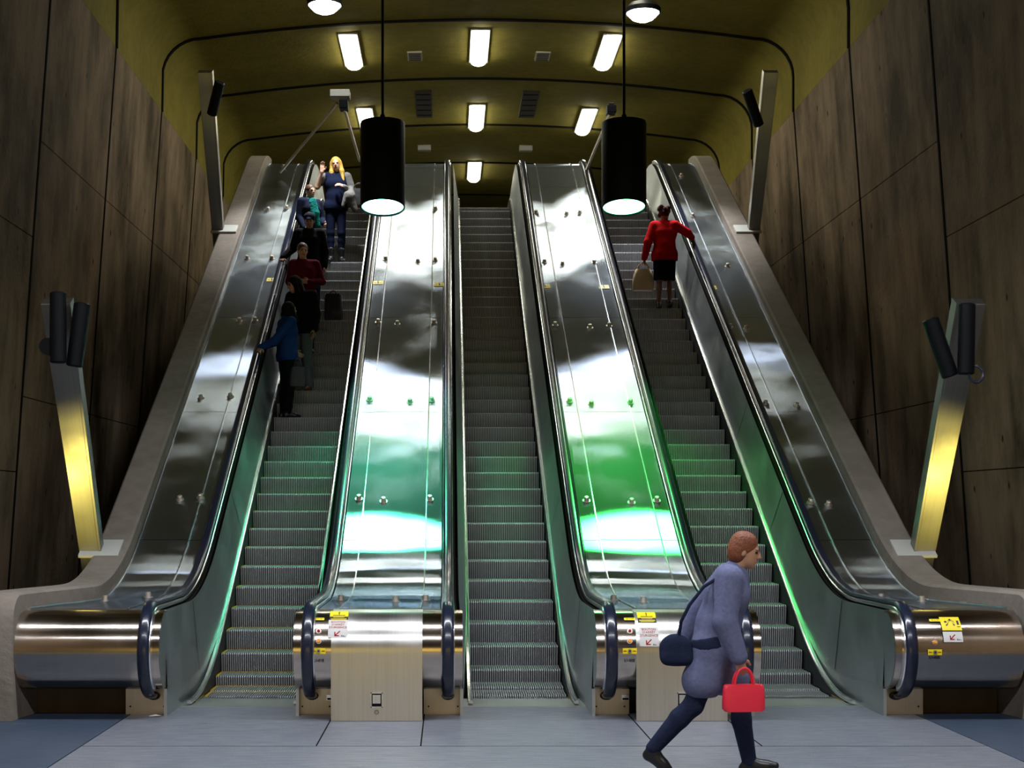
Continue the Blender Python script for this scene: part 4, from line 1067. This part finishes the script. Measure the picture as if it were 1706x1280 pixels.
# ceiling vents and small boxes
for px, Y, w, l, m, lab in ((691, 30.9, .30, .55, M_vent, 'small pale ceiling vent left of the middle nearest ceiling light'), (904, 30.9, .30, .55, M_vent, 'small pale ceiling vent right of the middle nearest ceiling light'),
                         (706, 34.6, .38, 2.2, M_dark, 'dark ceiling grille left of the middle second-row light'), (881, 34.6, .38, 2.2, M_dark, 'dark ceiling grille right of the middle second-row light')):
    x = px2(px, Y); z = ceil_z(x); t = thing('ceiling_vent', lab, 'vent', (x, Y, z), 'ceiling vents')
    mb = MB(); mb.box(-w / 2, w / 2, -l / 2, l / 2, -.035, .02); obj('frame', mb, m, t, ang=0)
    mb = MB()
    for i in range(5):
        yy = -l / 2 + l * (i + .5) / 5; mb.box(-w / 2 + .03, w / 2 - .03, yy - .03, yy + .03, -.04, -.034)
    obj('slat', mb, M_dark if m is M_vent else M_seam, t, ang=0)
for px, lab in ((707, 'small grey box on the far ceiling, left of the middle escalator'), (876, 'small pale box on the far ceiling, right of the middle escalator')):
    Y = 38.6; x = px2(px, Y); z = ceil_z(x); t = thing('junction_box', lab, 'junction box', (x, Y, z), 'boxes on the far ceiling')
    mb = MB(); mb.box(-.17, .17, -.1, .1, -.13, .01); obj('case', mb, M_vent, t, ang=0, bevel=.01)
    mb = MB(); mb.box(-.14, .14, -.108, -.1, -.11, -.02); obj('lid', mb, M_housing, t, ang=0)

# ------------------------------------------------------------------ leaning speaker posts
def pxp(px, py, Y): return Vector((px2(px, Y), Y, H + (YV - py) * Y / F))
def column_speaker(t, a, b, r=.083):
    mb = MB(); a = Vector(a); b = Vector(b); d = (b - a).normalized()
    mb.cyl(a, b, r, n=24); mb.cyl(a - d * .012, a, r * .8, r, n=24); mb.cyl(b, b + d * .012, r, r * .8, n=24)
    s = put('speaker', mb, M_black, t)
    mb = MB(); m = a.lerp(b, .35); mb.box(m.x - .02, m.x + .02, m.y + r * .6, m.y + r + .07, m.z - .03, m.z + .03); mb.v = [Vector(p) - Vector(t.location) for p in mb.v]
    obj('bracket', mb, M_black, s, ang=0)
    return s
def post(side, Yb, label, L=2.97, k=1.0):
    inner = cin(side, Yb); X = inner + side * .40
    s = slope_at(zdeck, 20); l = sqrt(1 + s * s); n = Vector((0, -s / l, 1 / l)); u = Vector((0, 1 / l, s / l))
    base = Vector((X, Yb, zdeck(Yb) + .17))
    t = thing('speaker_post', label, 'speaker post', base, 'leaning metal speaker posts')
    mb = MB(); R = []
    for d, w in ((-.45, .105 * k), (0, .11 * k), (L, .14 * k)):
        c = base + n * d; ho = .075
        R.append([c + Vector((sx * w, 0, 0)) + u * (su * ho) for sx, su in ((-1, -1), (1, -1), (1, 1), (-1, 1))])
    mb.rings(R); put('column', mb, M_post, t, ang=0, bevel=.006)
    # raised edge flange on the inner side
    mb = MB(); R = []
    for d, w in ((0, .11 * k), (L + .01, .14 * k)):
        c = base + n * d
        xi = -side * (w + .012)
        R.append([c + Vector((xi - .012, 0, 0)) + u * -.082, c + Vector((xi + .012, 0, 0)) + u * -.082, c + Vector((xi + .012, 0, 0)) + u * .08, c + Vector((xi - .012, 0, 0)) + u * .08])
    mb.rings(R); put('edge_flange', mb, M_post, t, ang=0)
    # foot plate resting on the kerb
    mb = MB(); c = base
    w0, w1 = (-side * .34, side * .10)
    R = [[c + Vector((w0, 0, 0)) + u * a + n * b for a, b in ((-.17, .003), (.17, .003), (.17, .035), (-.17, .035))], [c + Vector((w1, 0, 0)) + u * a + n * b for a, b in ((-.17, .003), (.17, .003), (.17, .035), (-.17, .035))]]
    mb.rings(R); put('foot_plate', mb, M_housing, t, ang=0)
    return t, base, n
t, b, n = post(-1, 16.75, 'lower left leaning post with two black column speakers')
column_speaker(t, pxp(97, 603, 15.0), pxp(97, 489, 15.0)); column_speaker(t, pxp(124, 609, 15.15), pxp(137, 507, 15.15))
mb = MB(); c = pxp(81, 578, 15.05); mb.cyl(c + Vector((0, -.05, 0)), c + Vector((0, .12, 0)), .085, n=22); put('speaker_cap', mb, M_black, t)
t, b, n = post(1, 16.75, 'lower right leaning post with two black column speakers and a cable loop')
column_speaker(t, pxp(1609, 622, 15.0), pxp(1611, 508, 15.0)); column_speaker(t, pxp(1583, 626, 15.15), pxp(1550, 533, 15.15))
mb = MB(); c = pxp(1624, 624, 15.0); pts = [c + Vector((.075 * cos(a), -.02 + .01 * a, .085 * sin(a))) for a in [radians(150 - 20 * k) for k in range(18)]]
mb.tube([pxp(1618, 600, 15.0)] + pts, .014); put('cable', mb, M_rubber, t)
t, b, n = post(-1, 26.0, 'upper left leaning post whose black speaker tilts towards the lamps', 2.72, .78)
column_speaker(t, pxp(353, 190, 24.6), pxp(366, 138, 24.3), .085)
t, b, n = post(1, 26.0, 'upper right leaning post whose black speaker tilts towards the lamps', 2.72, .78)
column_speaker(t, pxp(1264, 208, 24.6), pxp(1245, 152, 24.3), .085)

# ------------------------------------------------------------------ cameras on thin poles at the top
def cam_pole(label, p_base, p_top, box_px, extra=None):
    t = thing('camera_pole', label, 'security camera', p_base)
    mb = MB(); mb.cyl(p_base, p_top, .028, n=12); put('pole', mb, M_plate, t)
    for (px, py, Y, w, h, d, m, nm) in box_px:
        c = pxp(px, py, Y); mb = MB(); mb.box(c.x - w / 2, c.x + w / 2, c.y - d / 2, c.y + d / 2, c.z - h / 2, c.z + h / 2)
        put(nm, mb, m, t, ang=0, bevel=.012)
    if extra:
        mb = MB(); mb.cyl(extra[0], extra[1], .028, n=12); put('brace', mb, M_plate, t)
Y = 27.6
zk = zdeck(29.0) + .17
cam_pole('security camera with a pale box on two thin poles left of the left pendant', Vector((px2(467, 29.0), 29.0, zk - .05)), pxp(562, 172, Y),
         [(567, 158, Y, .36, .13, .3, M_housing, 'camera_hood'), (573, 176, Y - .05, .16, .16, .3, M_black, 'camera_body')], (pxp(574, 182, Y), pxp(599, 268, 29.6)))
cam_pole('black security camera on a thin pole left of the right pendant', pxp(968, 305, 29.6), pxp(1016, 190, Y),
         [(1018, 184, Y, .17, .14, .28, M_black, 'camera_body'), (1018, 176, Y, .10, .05, .2, M_black, 'camera_hood')])
# scrap of paper on the floor
mb = MB(); mb.add([(-.05, -.03, .004), (.05, -.035, .012), (.055, .02, .004), (.0, .035, .016), (-.055, .025, .004)], [(0, 1, 2, 3, 4)])
tag(obj('paper_scrap', mb, M_paper, loc=(px2(258, 13.95), 13.95, 0)), 'scrap of white paper on the floor beside the left newel', 'litter')
# added yellow fill lamps, unseen behind the kerb ends, to tint the lower posts
M_fill = simple('fill_glass', (1, .9, .3), .4, emit=(1, .75, .05), estr=6)
for side, X in ((-1, -4.75), (1, 6.0)):
    t = thing('fill_lamp', 'added unseen yellow fill lamp on the floor behind the %s kerb' % ('left' if side < 0 else 'right'), 'fill_lamp', (X, 14.6, 0))
    mb = MB(); mb.box(-.1, .1, -.08, .08, 0, .16); obj('case', mb, M_black, t, ang=0)
    mb = MB(); mb.box(-.08, .08, -.06, .06, .16, .17); obj('lens', mb, M_fill, t, ang=0)
    li = bpy.data.lights.new('fill_spot', 'SPOT'); li.energy = 230; li.spot_size = radians(44); li.spot_blend = .9; li.shadow_soft_size = .05; li.color = (1, .82, .18)
    lo = bpy.data.objects.new('fill_spot', li); COL.objects.link(lo); lo.parent = t; lo.location = (0, 0, .2)
    tgt = Vector((cin(side, 16.7) + side * .4, 16.2, 1.9)); d = tgt - Vector((X, 14.6, .2))
    lo.rotation_euler = d.to_track_quat('-Z', 'Y').to_euler()

# ================================================================= CAMERA, WORLD
cam = bpy.data.cameras.new('camera'); co = bpy.data.objects.new('camera', cam); COL.objects.link(co)
co.location = (0, 0, H); co.rotation_euler = (pi / 2, 0, 0)
cam.sensor_width = 36; cam.sensor_fit = 'HORIZONTAL'; cam.lens = F / 1706 * 36
cam.shift_x = (853 - XV) / 1706; cam.shift_y = (YV - 640) / 1706
cam.clip_end = 200
scene.camera = co
w = bpy.data.worlds.new('world'); scene.world = w; w.use_nodes = True
w.node_tree.nodes['Background'].inputs['Color'].default_value = (.02, .02, .018, 1); w.node_tree.nodes['Background'].inputs['Strength'].default_value = .1
vs = scene.view_settings
scene.display_settings.display_device = 'sRGB'
vs.view_transform = 'Standard'; vs.look = 'None'; vs.gamma = 1; vs.use_curve_mapping = False; vs.exposure = 0.0
try:
    scene.cycles.use_denoising = True; scene.cycles.max_bounces = 6; scene.cycles.glossy_bounces = 4; scene.cycles.sample_clamp_indirect = 6; scene.cycles.caustics_reflective = False
except Exception: pass
